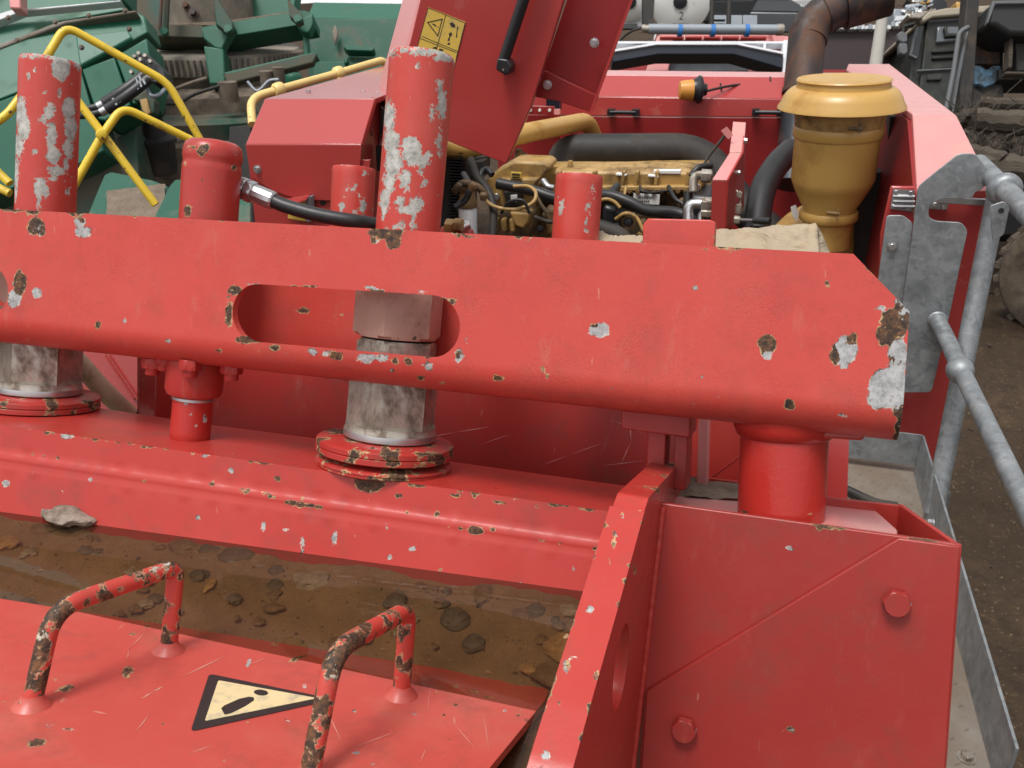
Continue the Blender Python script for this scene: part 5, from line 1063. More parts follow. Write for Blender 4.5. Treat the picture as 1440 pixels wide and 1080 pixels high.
MB().prism(PX(C, 1, yf - .02, [(1308,284),(1334,287),(1332,296),(1306,294)]), C.Y * .015).build('latch_base', 'zinc', sh, bevel=.002)
for px, py in ((1314, 288), (1327, 291)): MB().nut(C.hitw(px, py, 1, yf - .021), -C.Y, .006, .006, .2, 12).build('latch_bolt', 'steel', sh)
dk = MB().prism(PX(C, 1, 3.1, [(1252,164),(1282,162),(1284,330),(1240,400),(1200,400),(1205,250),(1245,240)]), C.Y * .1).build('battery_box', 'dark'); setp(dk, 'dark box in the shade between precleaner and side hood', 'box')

# ------------------------------------------------------------------ galvanised plates, posts, rails
gp = thing('guard_rail', 'galvanised steel guard with a folded plate and round tube posts and rails', 'railing', C.hitw(1312, 722, 1, 2.45))
yg = 2.50
def rnd(pts, rad):
    pts = [np.asarray(p, float) for p in pts]; out = []; n = len(pts)
    for i in range(n):
        a, b, c = pts[i - 1], pts[i], pts[(i + 1) % n]; la, lc = np.linalg.norm(a - b), np.linalg.norm(c - b); k = min(rad, la * .4, lc * .4)
        out += [tuple(q) for q in arc(b + (a - b) / la * k, b, b + (c - b) / lc * k, 4)]
    return out
MB().prism(PX(C, 1, yg, rnd([(1291,262),(1348,216),(1372,216),(1398,250),(1378,268),(1371,270),(1368,279),(1322,280),(1306,290),(1306,306),(1316,311),(1352,313),(1361,324),(1333,455),(1310,552),(1255,552),(1270,420),(1283,330)], 7)), C.Y * .006).build('hooked_plate', 'galv', gp, bevel=.0015)
MB().prism(PX(C, 1, yg + .01, rnd([(1247,303),(1270,303),(1284,314),(1270,440),(1235,560),(1216,560),(1234,400)], 5)), C.Y * .006).build('fixing_plate', 'galv', gp, bevel=.0015)
hexbolt(gp, 'fixing_bolt', C.hitw(1254, 346, 1, yg + .008), -C.Y, .009, .01, 'zinc')
ptop, pbot = P(1402, 276, 2.32), P(1313, 722, 2.42)
MB().tube([ptop, pbot], .0255, 28).build('post', 'galv', gp)
MB().prism([p for p in PX(C, 1, 2.2, rnd([(1392,290),(1412,283),(1420,292),(1412,330),(1396,340)], 4))], C.Y * .006).build('post_lug', 'galv', gp, bevel=.001)
MB().lathe(C.hitw(1408, 296, 1, 2.199), -C.Y, [(.006, 0), (.006, .001)], 14).build('lug_hole', 'ink', gp)
MB().tube([P(1376,230,2.40), P(1414,268,2.15), P(1452,306,1.95), P(1620,470,1.45)], .0245, 28).build('hand_rail', 'galv', gp)
p_ = P(1412, 266, 2.165); q_ = P(1420, 274, 2.12); d_ = q_ - p_; d_ /= np.linalg.norm(d_)
MB().lathe(p_ - d_ * .02, d_, [(.027, 0), (.036, .006), (.040, .016), (.040, .030), (.036, .040), (.027, .046)], 32).build('rail_collar', 'galv', gp)
MB().tube(smoothpath([P(1318,450,2.44), P(1334,482,2.36), P(1352,522,2.24), P(1440,705,1.78), P(1500,830,1.55)], 6), .0215, 26).build('mid_rail', 'galv', gp)
MB().lathe(P(1346, 512, 2.26), P(1358, 538, 2.2) - P(1346, 512, 2.26), [(.020, 0), (.029, .008), (.033, .022), (.033, .032), (.029, .046), (.020, .054)], 28).build('joint_ball', 'galv', gp)
MB().lathe(C.hitw(1318, 450, 1, yg - .002), -C.Y, [(.026, 0), (.026, .004), (.0225, .008)], 24).build('weld', 'galv', gp)
MB().prism(PX(C, 1, 2.40, rnd([(1308,690),(1338,692),(1330,726),(1306,724)], 4)), C.Y * .006).build('foot_plate', 'galv', gp)
wk = thing('walkway', 'galvanised walkway of muddy chequer plate with a tall toe board', 'walkway', C.hitw(1340, 900, 2, Z0))
fl = [(1130,600),(1296,640),(1325,720),(1400,1000),(1440,1150),(1240,1150),(1100,760)]
MB().prism([C.hitw(a, b, 2, Z0) for a, b in fl], -C.Z * .006).build('chequer_plate', 'galvdirty', wk)
tb0, tb1 = C.hit(1425, 1040, 2, Z0 + .13), C.hit(1297, 612, 2, Z0 + .13)
xt = (tb0[0] + tb1[0]) / 2
E0_, E1_ = C.w(tb0[0], tb0[1] - .02, Z0 + .13), C.w(tb1[0], tb1[1], Z0 + .13)
MB().prism([E0_, E1_, E1_ - C.Z * .13, E0_ - C.Z * .13], C.X * .006).build('toe_board', 'galv', wk, bevel=.001)
MB().prism([E1_, E1_ - C.X * .35, E1_ - C.X * .35 - C.Z * .105, E1_ - C.Z * .105], C.Y * .005).build('end_board', 'galv', wk, bevel=.001)
hexbolt(wk, 'toe_bolt', C.hitw(1312, 736, 2, Z0 + .1), -C.X, .010, .012, 'zinc'); hexbolt(wk, 'floor_bolt', C.hitw(1359, 1066, 2, Z0), C.Z, .012, .010, 'steel')
tp = MB()
cs = [C.hit(a, b, 2, Z0) for a, b in fl]; x0_, x1_, y0_, y1_ = min(c[0] for c in cs), max(c[0] for c in cs), min(c[1] for c in cs), max(c[1] for c in cs)
for i, gx_ in enumerate(np.arange(x0_, x1_, .032)):
    for j, gy_ in enumerate(np.arange(y0_, y1_, .032)):
        pxy = proj(C.w(gx_, gy_, Z0)[None, :])
        if not (1100 < pxy[0][0] < 1440 and 560 < pxy[1][0] < 1120) or gx_ > xt - .01: continue
        s_ = 1 if (i + j) % 2 else -1; u_ = (C.X + s_ * C.Y) / 1.414 * .011; v_ = (C.X - s_ * C.Y) / 1.414 * .0035; c = C.w(gx_, gy_, Z0 - .0005)
        tp.add([c + u_, c + v_, c - u_, c - v_, c + C.Z * .0026 + u_ * .3, c + C.Z * .0026 - u_ * .3], [[0, 1, 4], [1, 5, 4], [1, 2, 5], [2, 3, 5], [3, 4, 5], [3, 0, 4]])
tp.build('raised_pattern', 'galvdirty', wk, kind='stuff')
hm = MB().tube(smoothpath([C.hitw(1150, 672, 2, Z0 + .02), C.hitw(1190, 688, 2, Z0 + .02), C.hitw(1230, 706, 2, Z0 + .02), C.hitw(1262, 712, 2, Z0 + .02)], 5), .012, 12).build('black_cable', 'rubberdirty'); setp(hm, 'dirty black cable lying on the chequer plate behind the corner box', 'cable')

# ------------------------------------------------------------------ torn cardboard behind the beam
def cardsheet(px0, px1, top, bot, yv, name, label, seed):
    n_, k = 60, 18; vs = []
    for i in range(n_ + 1):
        for j in range(k + 1):
            x = px0 + (px1 - px0) * i / n_; tpy = top(x) + 3.0 * mn.noise(Vector((x * .05, seed, 0))) + 1.2 * mn.noise(Vector((x * .25, seed, 4))) ; y = tpy + (bot - tpy) * j / k
            p = B.hitw(x, y, 1, yv); p = p + B.Y * (.016 * mn.noise(Vector(p) * 14) + .012 * mn.noise(Vector(p) * 34) + .004 * mn.noise(Vector(p) * 90)) - B.Y * (.05 * (j / k)); vs.append(p)
    fs = [[i * (k + 1) + j, (i + 1) * (k + 1) + j, (i + 1) * (k + 1) + j + 1, i * (k + 1) + j + 1] for i in range(n_) for j in range(k)]
    o = MB().add(vs, fs).build(name, 'card', smooth=80); md_ = o.modifiers.new('thick', 'SOLIDIFY'); md_.thickness = .005; setp(o, label, 'cardboard'); return o
cardsheet(1000, 1152, lambda x: np.interp(x, [1000, 1010, 1060, 1100, 1140, 1148, 1152], [326, 322, 320, 317, 315, 313, 325]), 362, .26, 'torn_cardboard', 'torn brown cardboard sheet standing behind the crossbeam, right of the tab', 1)
cardsheet(1148, 1172, lambda x: np.interp(x, [1148, 1154, 1164, 1172], [316, 325, 345, 362]), 372, .29, 'torn_cardboard', 'small torn cardboard corner beside the larger sheet and the filter housing', 5)
cardsheet(826, 905, lambda x: np.interp(x, [826, 832, 845, 856, 870, 905], [338, 326, 323, 330, 331, 330]), 352, .27, 'torn_cardboard', 'low strip of torn cardboard between the stub tube and the tab', 9)

# ================================================================== YELLOW RAILS
yr = thing('yellow_railing', 'bright yellow tube railing with crossing braces in front of the green machine', 'railing', P(100, 290, 3.0))
def rail(pts, r, par, mat='yellow', rad=.045): return MB().tube(bent([P(*p) for p in pts], rad, 7), r * .84, 18).build('rail_tube', mat, par)
rail([(-40,190,2.9),(8,165,2.95),(45,115,3.0),(92,36,3.05),(236,116,3.2),(296,222,3.3)], .0165, yr)
rail([(100,268,3.0),(144,190,3.02),(172,150,3.05),(282,203,3.2)], .0165, yr)
rail([(100,130,3.0),(144,188,3.03),(219,288,3.1)], .0165, yr)
rail([(-40,200,3.0),(-10,235,3.0),(14,258,3.0)], .0165, yr)
rail([(-40,245,3.0),(14,272,3.0)], .0165, yr)
MB().lathe(P(143, 189, 2.995), P(144, 188, 2.9) - P(144, 188, 3.0), [(.015, -.02), (.019, 0), (.015, .012), (.006, .015)], 20).build('cross_joint', 'yellow', yr)
yq = thing('yellow_railing', 'pale yellow tube rail running over the red side cabinet', 'railing', P(354, 170, 3.0))
rail([(355,175,2.9),(352,138,2.95),(392,126,3.0),(476,103,3.2),(543,83,3.4),(545,120,3.4)], .0165, yq, 'yellowpale', .05)
MB().tube([P(476,103,3.2), P(478,118,3.2)], .0155, 16).build('rail_tube', 'yellowpale', yq)
for p in ((392,126,3.0),(476,103,3.2)):
    c = P(*p); d = P(476,103,3.2) - P(392,126,3.0); d /= np.linalg.norm(d); MB().lathe(c - d * .02, d, [(.016, 0), (.0235, .008), (.0245, .02), (.0235, .032), (.016, .04)], 20).build('rail_joint', 'yellowpale', yq)

# ================================================================== GREEN MACHINE, LEFT
gm = thing('green_conveyor_hood', 'folded green steel machine hood with hydraulic hoses, at the left edge', 'machine hood', P(60, 300, 5.6))
def G_(name, mat, d, poly, th=.25, par=None, dtop=0, bevel=.01, **k):
    """plate seen at these pixels, about `d` metres away; dtop pushes its upper edge further back"""
    ys = [p[1] for p in poly]; lo_, hi_ = min(ys), max(ys)
    pts = [P(a, b, d + dtop * (hi_ - b) / max(1, hi_ - lo_)) for a, b in poly]
    return MB().prism(pts, FWD * th * .9 + np.array([0, 0, -.02])).build(name, mat, par or gm, bevel=bevel, **k)
G_('rear_skirt', 'green', 6.3, [(-80,-40),(176,-60),(174,0),(60,13),(20,22),(-80,60)], dtop=.3)
G_('top_lip', 'snow', 6.15, [(-80,46),(14,14),(28,13),(170,0),(170,2),(30,16),(-80,60)], .06)
G_('upper_band', 'green', 6.1, [(-80,50),(28,17),(170,2),(176,14),(85,30),(-80,98)], dtop=.2)
G_('slotted_strip', 'galvdirty', 5.95, [(-80,92),(78,32),(90,29),(190,14),(192,17),(92,33),(-80,99)], .1)
G_('hood_face', 'green', 5.7, [(-80,100),(92,34),(190,16),(203,22),(208,45),(121,93),(-80,170)], dtop=.35)
G_('side_panel', 'green', 5.62, [(-80,172),(113,98),(146,212),(110,232),(-80,300)], .3)
G_('side_panel', 'green', 5.62, [(115,97),(160,80),(184,148),(148,170),(138,168)], .3)
G_('side_panel', 'green', 5.62, [(162,79),(206,53),(214,106),(206,140),(187,147)], .3)
G_('corner_panel', 'green', 5.60, [(106,50),(180,42),(186,52),(112,92)], .02, dtop=.1)
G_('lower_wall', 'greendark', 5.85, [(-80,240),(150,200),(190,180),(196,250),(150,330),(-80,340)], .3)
for px, py in ((78,31),(125,22),(176,15),(25,57),(182,41),(115,67),(12,25)):
    hexbolt(gm, 'hood_bolt', P(px, py, 5.5 if py > 35 else 5.85), -FWD, .012, .012, 'grime')
G_('red_post', 'redpale', 6.0, [(10,-30),(27,-30),(29,12),(13,11)], .1)
# hydraulic manifold and sleeved hoses
hm_ = thing('hydraulic_manifold', 'black hydraulic manifold with bolt heads and sleeved hoses on the green hood', 'manifold', P(200, 150, 5.3))
MB().prism([P(*p, 5.45) for p in ((186,80),(206,74),(232,98),(234,112),(218,118),(196,104))], FWD * .12).build('manifold_block', 'black', hm_, bevel=.01)
for px, py in ((191,81),(197,77),(206,80),(213,88),(187,103),(200,86)): MB().nut(P(px, py, 5.42), -FWD, .012, .03).build('manifold_bolt', 'steel', hm_, smooth=30)
for k, (a, b) in enumerate((((203,106),(146,146)), ((209,111),(150,154)))):
    MB().tube([P(a[0] + 4, a[1] - 6, 5.34), P(a[0] - 2, a[1] + 2, 5.34)], .026, 14).build('hose_end', 'zinc', hm_)
    MB().tube(smoothpath([P(*a, 5.34), P((a[0] + b[0]) / 2 + 1, (a[1] + b[1]) / 2 + 1, 5.30), P(*b, 5.3)], 6), .034, 14).build('sleeved_hose', 'rubber', hm_)
    MB().tube([P(*b, 5.3), P(b[0] - 8, b[1] + 4, 5.3)], .026, 14).build('hose_end', 'zinc', hm_)
    MB().tube(smoothpath([P(b[0] - 8, b[1] + 4, 5.3), P(b[0] - 28, b[1] + 8, 5.3), P(b[0] - 70, b[1] + 10, 5.35)], 5), .022, 12).build('bare_hose', 'rubber', hm_)
    for j in range(9):                                               # pale print along the sleeves
        t_ = .1 + j * .085; c = lerp(P(*a, 5.30), P(*b, 5.262), t_); d = P(*b, 5.3) - P(*a, 5.3); d /= np.linalg.norm(d); up = np.cross(d, FWD)
        MB().prism([c - d * .008 - up * .016, c + d * .004 - up * .016, c + d * .010 + up * .014, c - d * .002 + up * .014], -FWD * .003).build('sleeve_print', 'tin', hm_)
cab('grey_hose', 'tin', [(205,122,5.4),(212,134,5.35),(222,134,5.4),(232,124,5.5),(234,106,5.5)], .012, hm_)
MB().prism([P(*p, 5.5) for p in ((185,140),(204,126),(218,140),(217,158),(208,164),(198,158),(196,142))], FWD * .08).build('bearing_bracket', 'greendark', hm_, bevel=.01)
MB().prism([P(*p, 5.48) for p in ((196,140),(206,138),(212,158),(206,162),(200,154))], FWD * .02).build('rusty_ear', 'gold', hm_, bevel=.004)

# slewing unit and box frame
sl_ = thing('slewing_unit', 'dusty slewing ring with gear teeth under a green box frame', 'slewing ring', P(300, 200, 8.0))
rc = P(302, 68, 8.0); RR = .76
MB().lathe(rc, W.Z, [(RR, -.16), (RR, -.03), (RR - .02, 0), (RR * .62, .02), (RR * .6, .02)], 96).build('ring_plate', 'ring', sl_)
tm = MB()
for k in range(96):
    a = k / 96 * 2 * math.pi; u = np.array([math.cos(a), math.sin(a), 0]); v = np.array([-math.sin(a), math.cos(a), 0])
    tm.prism([rc + u * (RR - .01) - v * .013 - W.Z * .02, rc + u * (RR + .035) - v * .008 - W.Z * .02, rc + u * (RR + .035) + v * .008 - W.Z * .02, rc + u * (RR - .01) + v * .013 - W.Z * .02], -W.Z * .125)
tm.build('gear_teeth', 'ring', sl_, kind='stuff')
MB().lathe(rc, W.Z, [(RR * .58, 0), (RR * .58, .16), (RR * .5, .2), (RR * .5, .5)], 64).build('hub', 'ring', sl_)
MB().lathe(rc - W.Z * .16, W.Z, [(RR * .93, -.28), (RR * .95, 0)], 64).build('lower_ring', 'grime', sl_)
lbp = MB()
a0_, a1_ = math.radians(-78), math.radians(-38); 
arcp = [rc + np.array([math.cos(a), math.sin(a), 0]) * RR * .595 for a in np.linspace(a0_, a1_, 12)]
vs_ = [p + W.Z * .025 for p in arcp] + [p + W.Z * .15 for p in arcp]
lbp.add(vs_, [[i, i + 1, i + 13, i + 12] for i in range(11)]).build('cream_nameplate', 'card', sl_)
mid_ = arcp[6] + W.Z * .09; tang = arcp[7] - arcp[5]; nrm_ = np.cross(tang, W.Z); nrm_ /= np.linalg.norm(nrm_); nrm_ = nrm_ if nrm_ @ (CAM - mid_) > 0 else -nrm_
textmesh('nameplate_text', 'TELS', .085, mid_ + nrm_ * .012 + W.Z * .015, tang, W.Z, 'ink', sl_)
for tri in (((-.16,-.05),(-.09,-.05),(-.125,.05)),):
    td = tang / np.linalg.norm(tang); pp = [arcp[4] + nrm_ * .01 + td * (a + .12) + W.Z * (.09 + b) for a, b in tri]
    for i in range(3):
        a, b = pp[i], pp[(i + 1) % 3]; MB().tube([a, b], .005, 6).build('nameplate_logo', 'ink', sl_)
MB().lathe(P(300, 148, 7.6), W.Z, [(.86, -.25), (.88, -.02), (.84, 0)], 48).build('turntable_base', 'greendark', sl_)
MB().lathe(P(300, 178, 7.5), W.Z, [(.80, -.5), (.82, -.02), (.80, 0)], 48).build('turntable_base', 'grime', sl_)
MB().lathe(P(300, 125, 7.8), W.Z, [(.80, -.2), (.74, .02), (.6, .05)], 48).build('oily_deck', 'grime', sl_)
for px, py, r, h_ in ((323,143,.075,.15),(377,128,.05,.15),(394,121,.045,.14)):
    MB().lathe(P(px, py, 7.0), W.Z, [(r, 0), (r, h_)], 24).build('standpipe', 'grime', sl_)
MB().lathe(P(414, 128, 7.4), W.Z, [(.075, -.08), (.075, .04), (.068, .045), (.068, .055), (.075, .06), (.075, .12), (.06, .14)], 24).build('green_cap', 'green', sl_)
cab('loose_pipe', 'dark', [(215,140,7.0),(245,146,6.9),(275,132,6.9),(318,118,6.9)], .014, sl_); cab('loose_pipe', 'tin', [(348,115,6.8),(362,128,6.8),(378,114,6.8),(392,112,6.8)], .012, sl_)
cab('loose_pipe', 'grime', [(240,128,7.0),(265,118,7.0),(290,110,7.1)], .015, sl_)
gmt = thing('hydraulic_motor', 'dark oily hydraulic motor hanging below the slewing unit', 'motor', P(226, 245, 6.2))
MB().lathe(P(226, 240, 6.2), W.Z, [(.10, -.02), (.115, 0), (.125, .18), (.14, .2), (.14, .22), (.08, .24), (.07, .36), (.10, .38), (.10, .46)], 28).build('motor_body', 'dark', gmt)
MB().lathe(P(226, 200, 6.2), W.Z, [(.155, 0), (.155, .016)], 28).build('motor_flange', 'grime', gmt)
# dark underbody masses behind the rails
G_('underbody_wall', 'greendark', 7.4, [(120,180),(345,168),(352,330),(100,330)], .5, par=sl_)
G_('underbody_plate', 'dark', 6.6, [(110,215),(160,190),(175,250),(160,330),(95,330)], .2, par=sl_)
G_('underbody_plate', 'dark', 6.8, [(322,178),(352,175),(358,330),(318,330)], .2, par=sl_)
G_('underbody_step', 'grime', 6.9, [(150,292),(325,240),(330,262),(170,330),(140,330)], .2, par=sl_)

bf = thing('green_box_frame', 'green box frame with bolted gussets and legs above the slewing ring', 'frame', P(300, 120, 7.2))
G_('box_wall', 'green', 7.9, [(268,-60),(421,-60),(414,16),(269,42)], .2, par=bf)
G_('box_wall', 'greendark', 8.0, [(160,-60),(268,-60),(268,55),(205,46),(190,20)], .3, par=bf)
G_('corner_wall', 'green', 7.75, [(264,-60),(304,-60),(302,30),(270,36)], .2, par=bf)
G_('front_girder', 'green', 7.35, [(282,38),(330,30),(428,14),(440,20),(440,32),(330,50),(318,55),(286,52)], .3, par=bf, bevel=.006)
G_('girder_top_dust', 'soil', 7.45, [(205,34),(310,30),(420,14),(424,16),(330,31),(316,36),(270,36),(206,36)], .3, par=bf)
G_('side_girder', 'greendark', 7.35, [(200,32),(284,36),(288,53),(204,50)], .3, par=bf, bevel=.006)
G_('leg', 'green', 7.2, [(286,64),(314,68),(317,118),(294,118)], .2, par=bf, bevel=.012)
G_('leg_gusset', 'green', 7.25, [(283,40),(330,36),(318,56),(312,69),(302,67),(286,54)], .1, par=bf)
G_('leg', 'green', 7.4, [(425,46),(432,45),(434,78),(427,80)], .1, par=bf)
G_('leg_gusset', 'green', 7.3, [(416,30),(440,18),(440,34),(434,46),(426,45),(418,38)], .1, par=bf)
G_('angle_bar', 'greendark', 7.0, [(314,104),(440,74),(446,75),(440,88),(320,118)], .06, par=bf)
G_('angle_bar_lip', 'green', 7.0, [(312,102),(440,73),(446,75),(320,106)], .14, par=bf)
for pl, bp2 in (([(300,-40),(308,0),(327,30),(328,42),(320,46),(303,34),(300,0)], (322,42)), ([(404,-40),(406,0),(424,18),(426,28),(419,33),(407,22),(404,0)], (420,28)), ([(226,-40),(238,-40),(234,44),(240,50),(228,52),(222,40)], (232,46))):
    G_('gusset_fin', 'greendark', 7.15, pl, .05, par=bf); MB().lathe(P(*bp2, 7.05), -FWD, [(.034, 0), (.034, .03)], 20).nut(P(*bp2, 7.02), -FWD, .022, .02).build('pivot_bolt', 'green', bf, smooth=30)
hexbolt(bf, 'rusty_bolt', P(272, 18, 7.5), -FWD, .03, .03, 'rustpipe')
hexbolt(bf, 'rusty_bolt', P(262, 8, 7.5), -FWD, .025, .03, 'rustpipe')
MB().tube([P(229,-40,7.1), P(225,40,7.1)], .012, 10).build('locking_rod', 'rustpipe', bf)
# fenders just behind the crossbeam
for poly, d_, lab in (([(112,330),(140,262),(147,246),(156,242),(215,254),(235,262),(238,330)], 3.9, 'green plate caked with dry mud behind the crossbeam, left'), ([(205,330),(238,262),(246,253),(258,252),(300,262),(352,285),(352,330)], 3.7, 'clean bright green plate behind the red ram')):
    o = MB().prism([P(a, b, d_ + .3 * (330 - b) / 80) for a, b in poly], FWD * .03).build('green_fender', 'greenbright', None, bevel=.004); setp(o, lab, 'fender')
dm_ = []
for i in range(40):
    for j in range(16):
        px, py = 150 + i * 2.1, 268 + j * 3.2 - i * .25; q = P(px, py, 3.86 + .3 * (330 - py) / 80); k = mn.noise(Vector((i * .16, j * .25, 1))); dm_.append(q - FWD * (.012 * k + .006 * mn.noise(Vector((i * .6, j * .7, 3)))))
o = MB().add(dm_, [[i * 16 + j, (i + 1) * 16 + j, (i + 1) * 16 + j + 1, i * 16 + j + 1] for i in range(39) for j in range(15)]).build('mud_crust', 'soil', kind='stuff', smooth=80); setp(o, 'dry grey mud crust on the left green plate', 'mud')
# green container right of the slewing unit
gc = thing('green_container', 'dark green steel housing with hinges and a pale top edge, behind the pale yellow rail', 'container', P(500, 200, 9.2))
G_('sloped_top', 'green', 9.0, [(441,3),(640,6),(640,28),(431,25)], .05, par=gc, dtop=.4)
G_('wall', 'greenbright', 9.0, [(428,25),(640,28),(640,260),(445,260)], .4, par=gc)
G_('lower_wall', 'green', 8.95, [(440,86),(640,88),(640,260),(447,260)], .3, par=gc)
for x_ in (400, 471): G_('hinge_plate', 'ring', 8.9, [(x_ - 4,44),(x_,33),(x_ + 4,44),(x_ + 4,48),(x_ ,62),(x_ - 4,48)], .03, par=gc)
G_('grab_ledge', 'green', 8.85, [(482,66),(487,63),(524,65),(527,68),(524,72),(488,71)], .12, par=gc); G_('ledge_bracket', 'green', 8.9, [(483,82),(489,80),(489,88),(484,89)], .05, par=gc)
pr_ = MB().prism([P(a, b, 14) for a, b in ((405,-60),(640,-60),(640,6),(440,4),(405,6))], FWD * .5).build('pale_roof', 'snow'); setp(pr_, 'bright pale sheet roof at the top edge above the green housing', 'roof')

# ================================================================== BACKGROUND, MIDDLE
br = thing('red_loader', 'pale red machine with a dark window behind the hood, a grey cylinder across its top', 'machine', P(1000, 120, 8.2))
def H_(name, mat, d, poly, th=.2, par=None, bevel=.01, dtop=0): return G_(name, mat, d, poly, th, par or br, dtop, bevel)
H_('frame_side', 'redpale', 8.0, [(925,50),(948,52),(940,100),(908,100)], .3)
H_('frame_side', 'redpale', 8.0, [(1062,50),(1090,50),(1096,110),(1058,100)], .3)
H_('frame_top', 'redpale', 8.0, [(926,38),(1096,40),(1097,56),(928,55)], .3)
H_('frame_edge', 'hood', 7.98, [(928,50),(1078,50),(1078,54),(928,53)], .02)
H_('window', 'glassgrey', 8.15, [(946,56),(1060,56),(1058,100),(940,100)], .05)
for x_ in (962, 988, 1014, 1040): H_('rib', 'redpale', 7.94, [(x_,48),(x_ + 2,48),(x_ + 2,56),(x_,56)], .05)
H_('corner_post', 'redpale', 7.9, [(1084,36),(1100,34),(1104,62),(1088,62)], .2)
H_('body', 'hooddark', 8.3, [(858,86),(912,88),(905,115),(858,115)], .4); H_('body', 'redpale', 8.3, [(1100,50),(1125,52),(1125,110),(1098,110)], .4)
H_('lower_body', 'dark', 8.5, [(860,60),(930,58),(915,115),(860,115)], .4)
gcy = thing('grey_cylinder', 'long grey hydraulic cylinder with blue clamps lying across the red frame', 'cylinder', P(1000, 45, 7.7))
MB().tube([P(912, 41, 7.7), P(1100, 42, 7.7)], .043, 20).build('barrel', 'tin', gcy); MB().tube([P(902, 40, 7.7), P(914, 41, 7.7)], .034, 16).build('end_cap', 'steel', gcy); MB().tube([P(1092, 42, 7.7), P(1101, 42, 7.7)], .048, 16).build('end_cap', 'steel', gcy)
for x_ in (956, 1002, 1050): MB().tube([P(x_ - 3, 43, 7.7), P(x_ + 3, 43, 7.7)], .052, 18).build('blue_clamp', 'blue', gcy)
cab('thin_hose', 'dark', [(902,40,7.7),(888,44,7.7),(874,55,7.8),(866,70,7.9)], .010, gcy)
arm = thing('dark_arched_guard', 'blue black arched guard bar with white lit top edge behind the red hood', 'guard bar', P(1000, 90, 6.4))
G_('arch_beam', 'bluedark', 6.4, [(860,72),(924,61),(1036,61),(1102,76),(1101,97),(1084,92),(1032,77),(926,77),(862,88)], .15, par=arm)
G_('arch_lit_edge', 'white', 6.38, [(860,70),(924,59.5),(1036,59.5),(1102,73),(1102,76),(1036,62.5),(924,62.5),(860,73)], .16, par=arm, bevel=0)  # white strip paints the light along the top of the arch
G_('white_frame_bar', 'white', 6.45, [(862,58),(1104,58),(1104,61),(862,61)], .06, par=arm, bevel=0)
G_('white_frame_bar', 'white', 6.42, [(1102,56),(1111,56),(1109,106),(1100,104)], .06, par=arm, bevel=.004)
G_('white_frame_bar', 'white', 6.44, [(1074,58),(1077,58),(1077,70),(1074,69)], .05, par=arm, bevel=0)
def tankf(px, py, d, rpx, lab, num):
    t = thing('white_tank', lab, 'tank', P(px, py + rpx, d), 'white cylindrical tanks')
    c = P(px, py, d); r = rpx * d / F; ax_ = np.array([.22, 1, 0]); ax_ = ax_ / np.linalg.norm(ax_)
    MB().lathe(c, ax_, [(r * .4, -.10), (r * .8, -.05), (r, .03), (r, 4.0)], 48).build('shell', 'tank', t)
    MB().lathe(c - ax_ * .11, -ax_, [(.17, 0), (.17, .04), (.12, .05)], 12).build('manhole', 'black', t)
    G_('lower_slot', 'ink', d - .25, [(px - 11, py + 31),(px + 11, py + 31),(px + 10, py + 34),(px + 12, py + 38),(px - 12, py + 38),(px - 10, py + 34)], .05, par=t, bevel=0)
    if num: textmesh('tank_number', num, .26, P(px + 1, py + 21, d - .12), np.array([1, 0, 0]), np.array([0, 0, 1.]), 'ink', t)
    G_('cradle', 'white', d + .3, [(px - rpx * .8, py + rpx * .8),(px + rpx * .8, py + rpx * .8),(px + rpx * .9, py + rpx * 1.3),(px - rpx * .9, py + rpx * 1.3)], .2, par=t)
tankf(957, 2, 22, 42, 'white cylindrical tank end numbered 2 between dark posts', '2')
tankf(886, 2, 22, 27, 'smaller white tank end partly hidden by the raised cover', None)
gr2 = MB().prism([P(a, b, 21) for a, b in ((905,-20),(922,-20),(918,37),(905,37))], FWD * .3).build('dark_pipe_rack', 'dark'); setp(gr2, 'dark pipe rack between the two white tanks', 'rack')
for x_, l_ in ((1000, 'dark steel post just right of the numbered tank'), (1024, 'dark steel post in front of the grey fence panels')):
    o = MB().tube([P(x_, 60, 18), P(x_ + 2, -30, 18)], .05, 10).build('steel_post', 'dark'); setp(o, l_, 'post')
fn = thing('grey_fence', 'grey corrugated fence panels in front of the parked cars', 'fence', P(1040, 40, 19))
for k in range(3): G_('fence_panel', 'tin', 19, [(1003 + k * 21, 21),(1023 + k * 21, 21),(1023 + k * 21, 40),(1003 + k * 21, 40)], .08, par=fn, bevel=.01)
for y_ in (27, 33): G_('fence_rail', 'dark', 18.9, [(1003,y_),(1020,y_),(1020,y_ + 1),(1003,y_ + 1)], .04, par=fn, bevel=0)

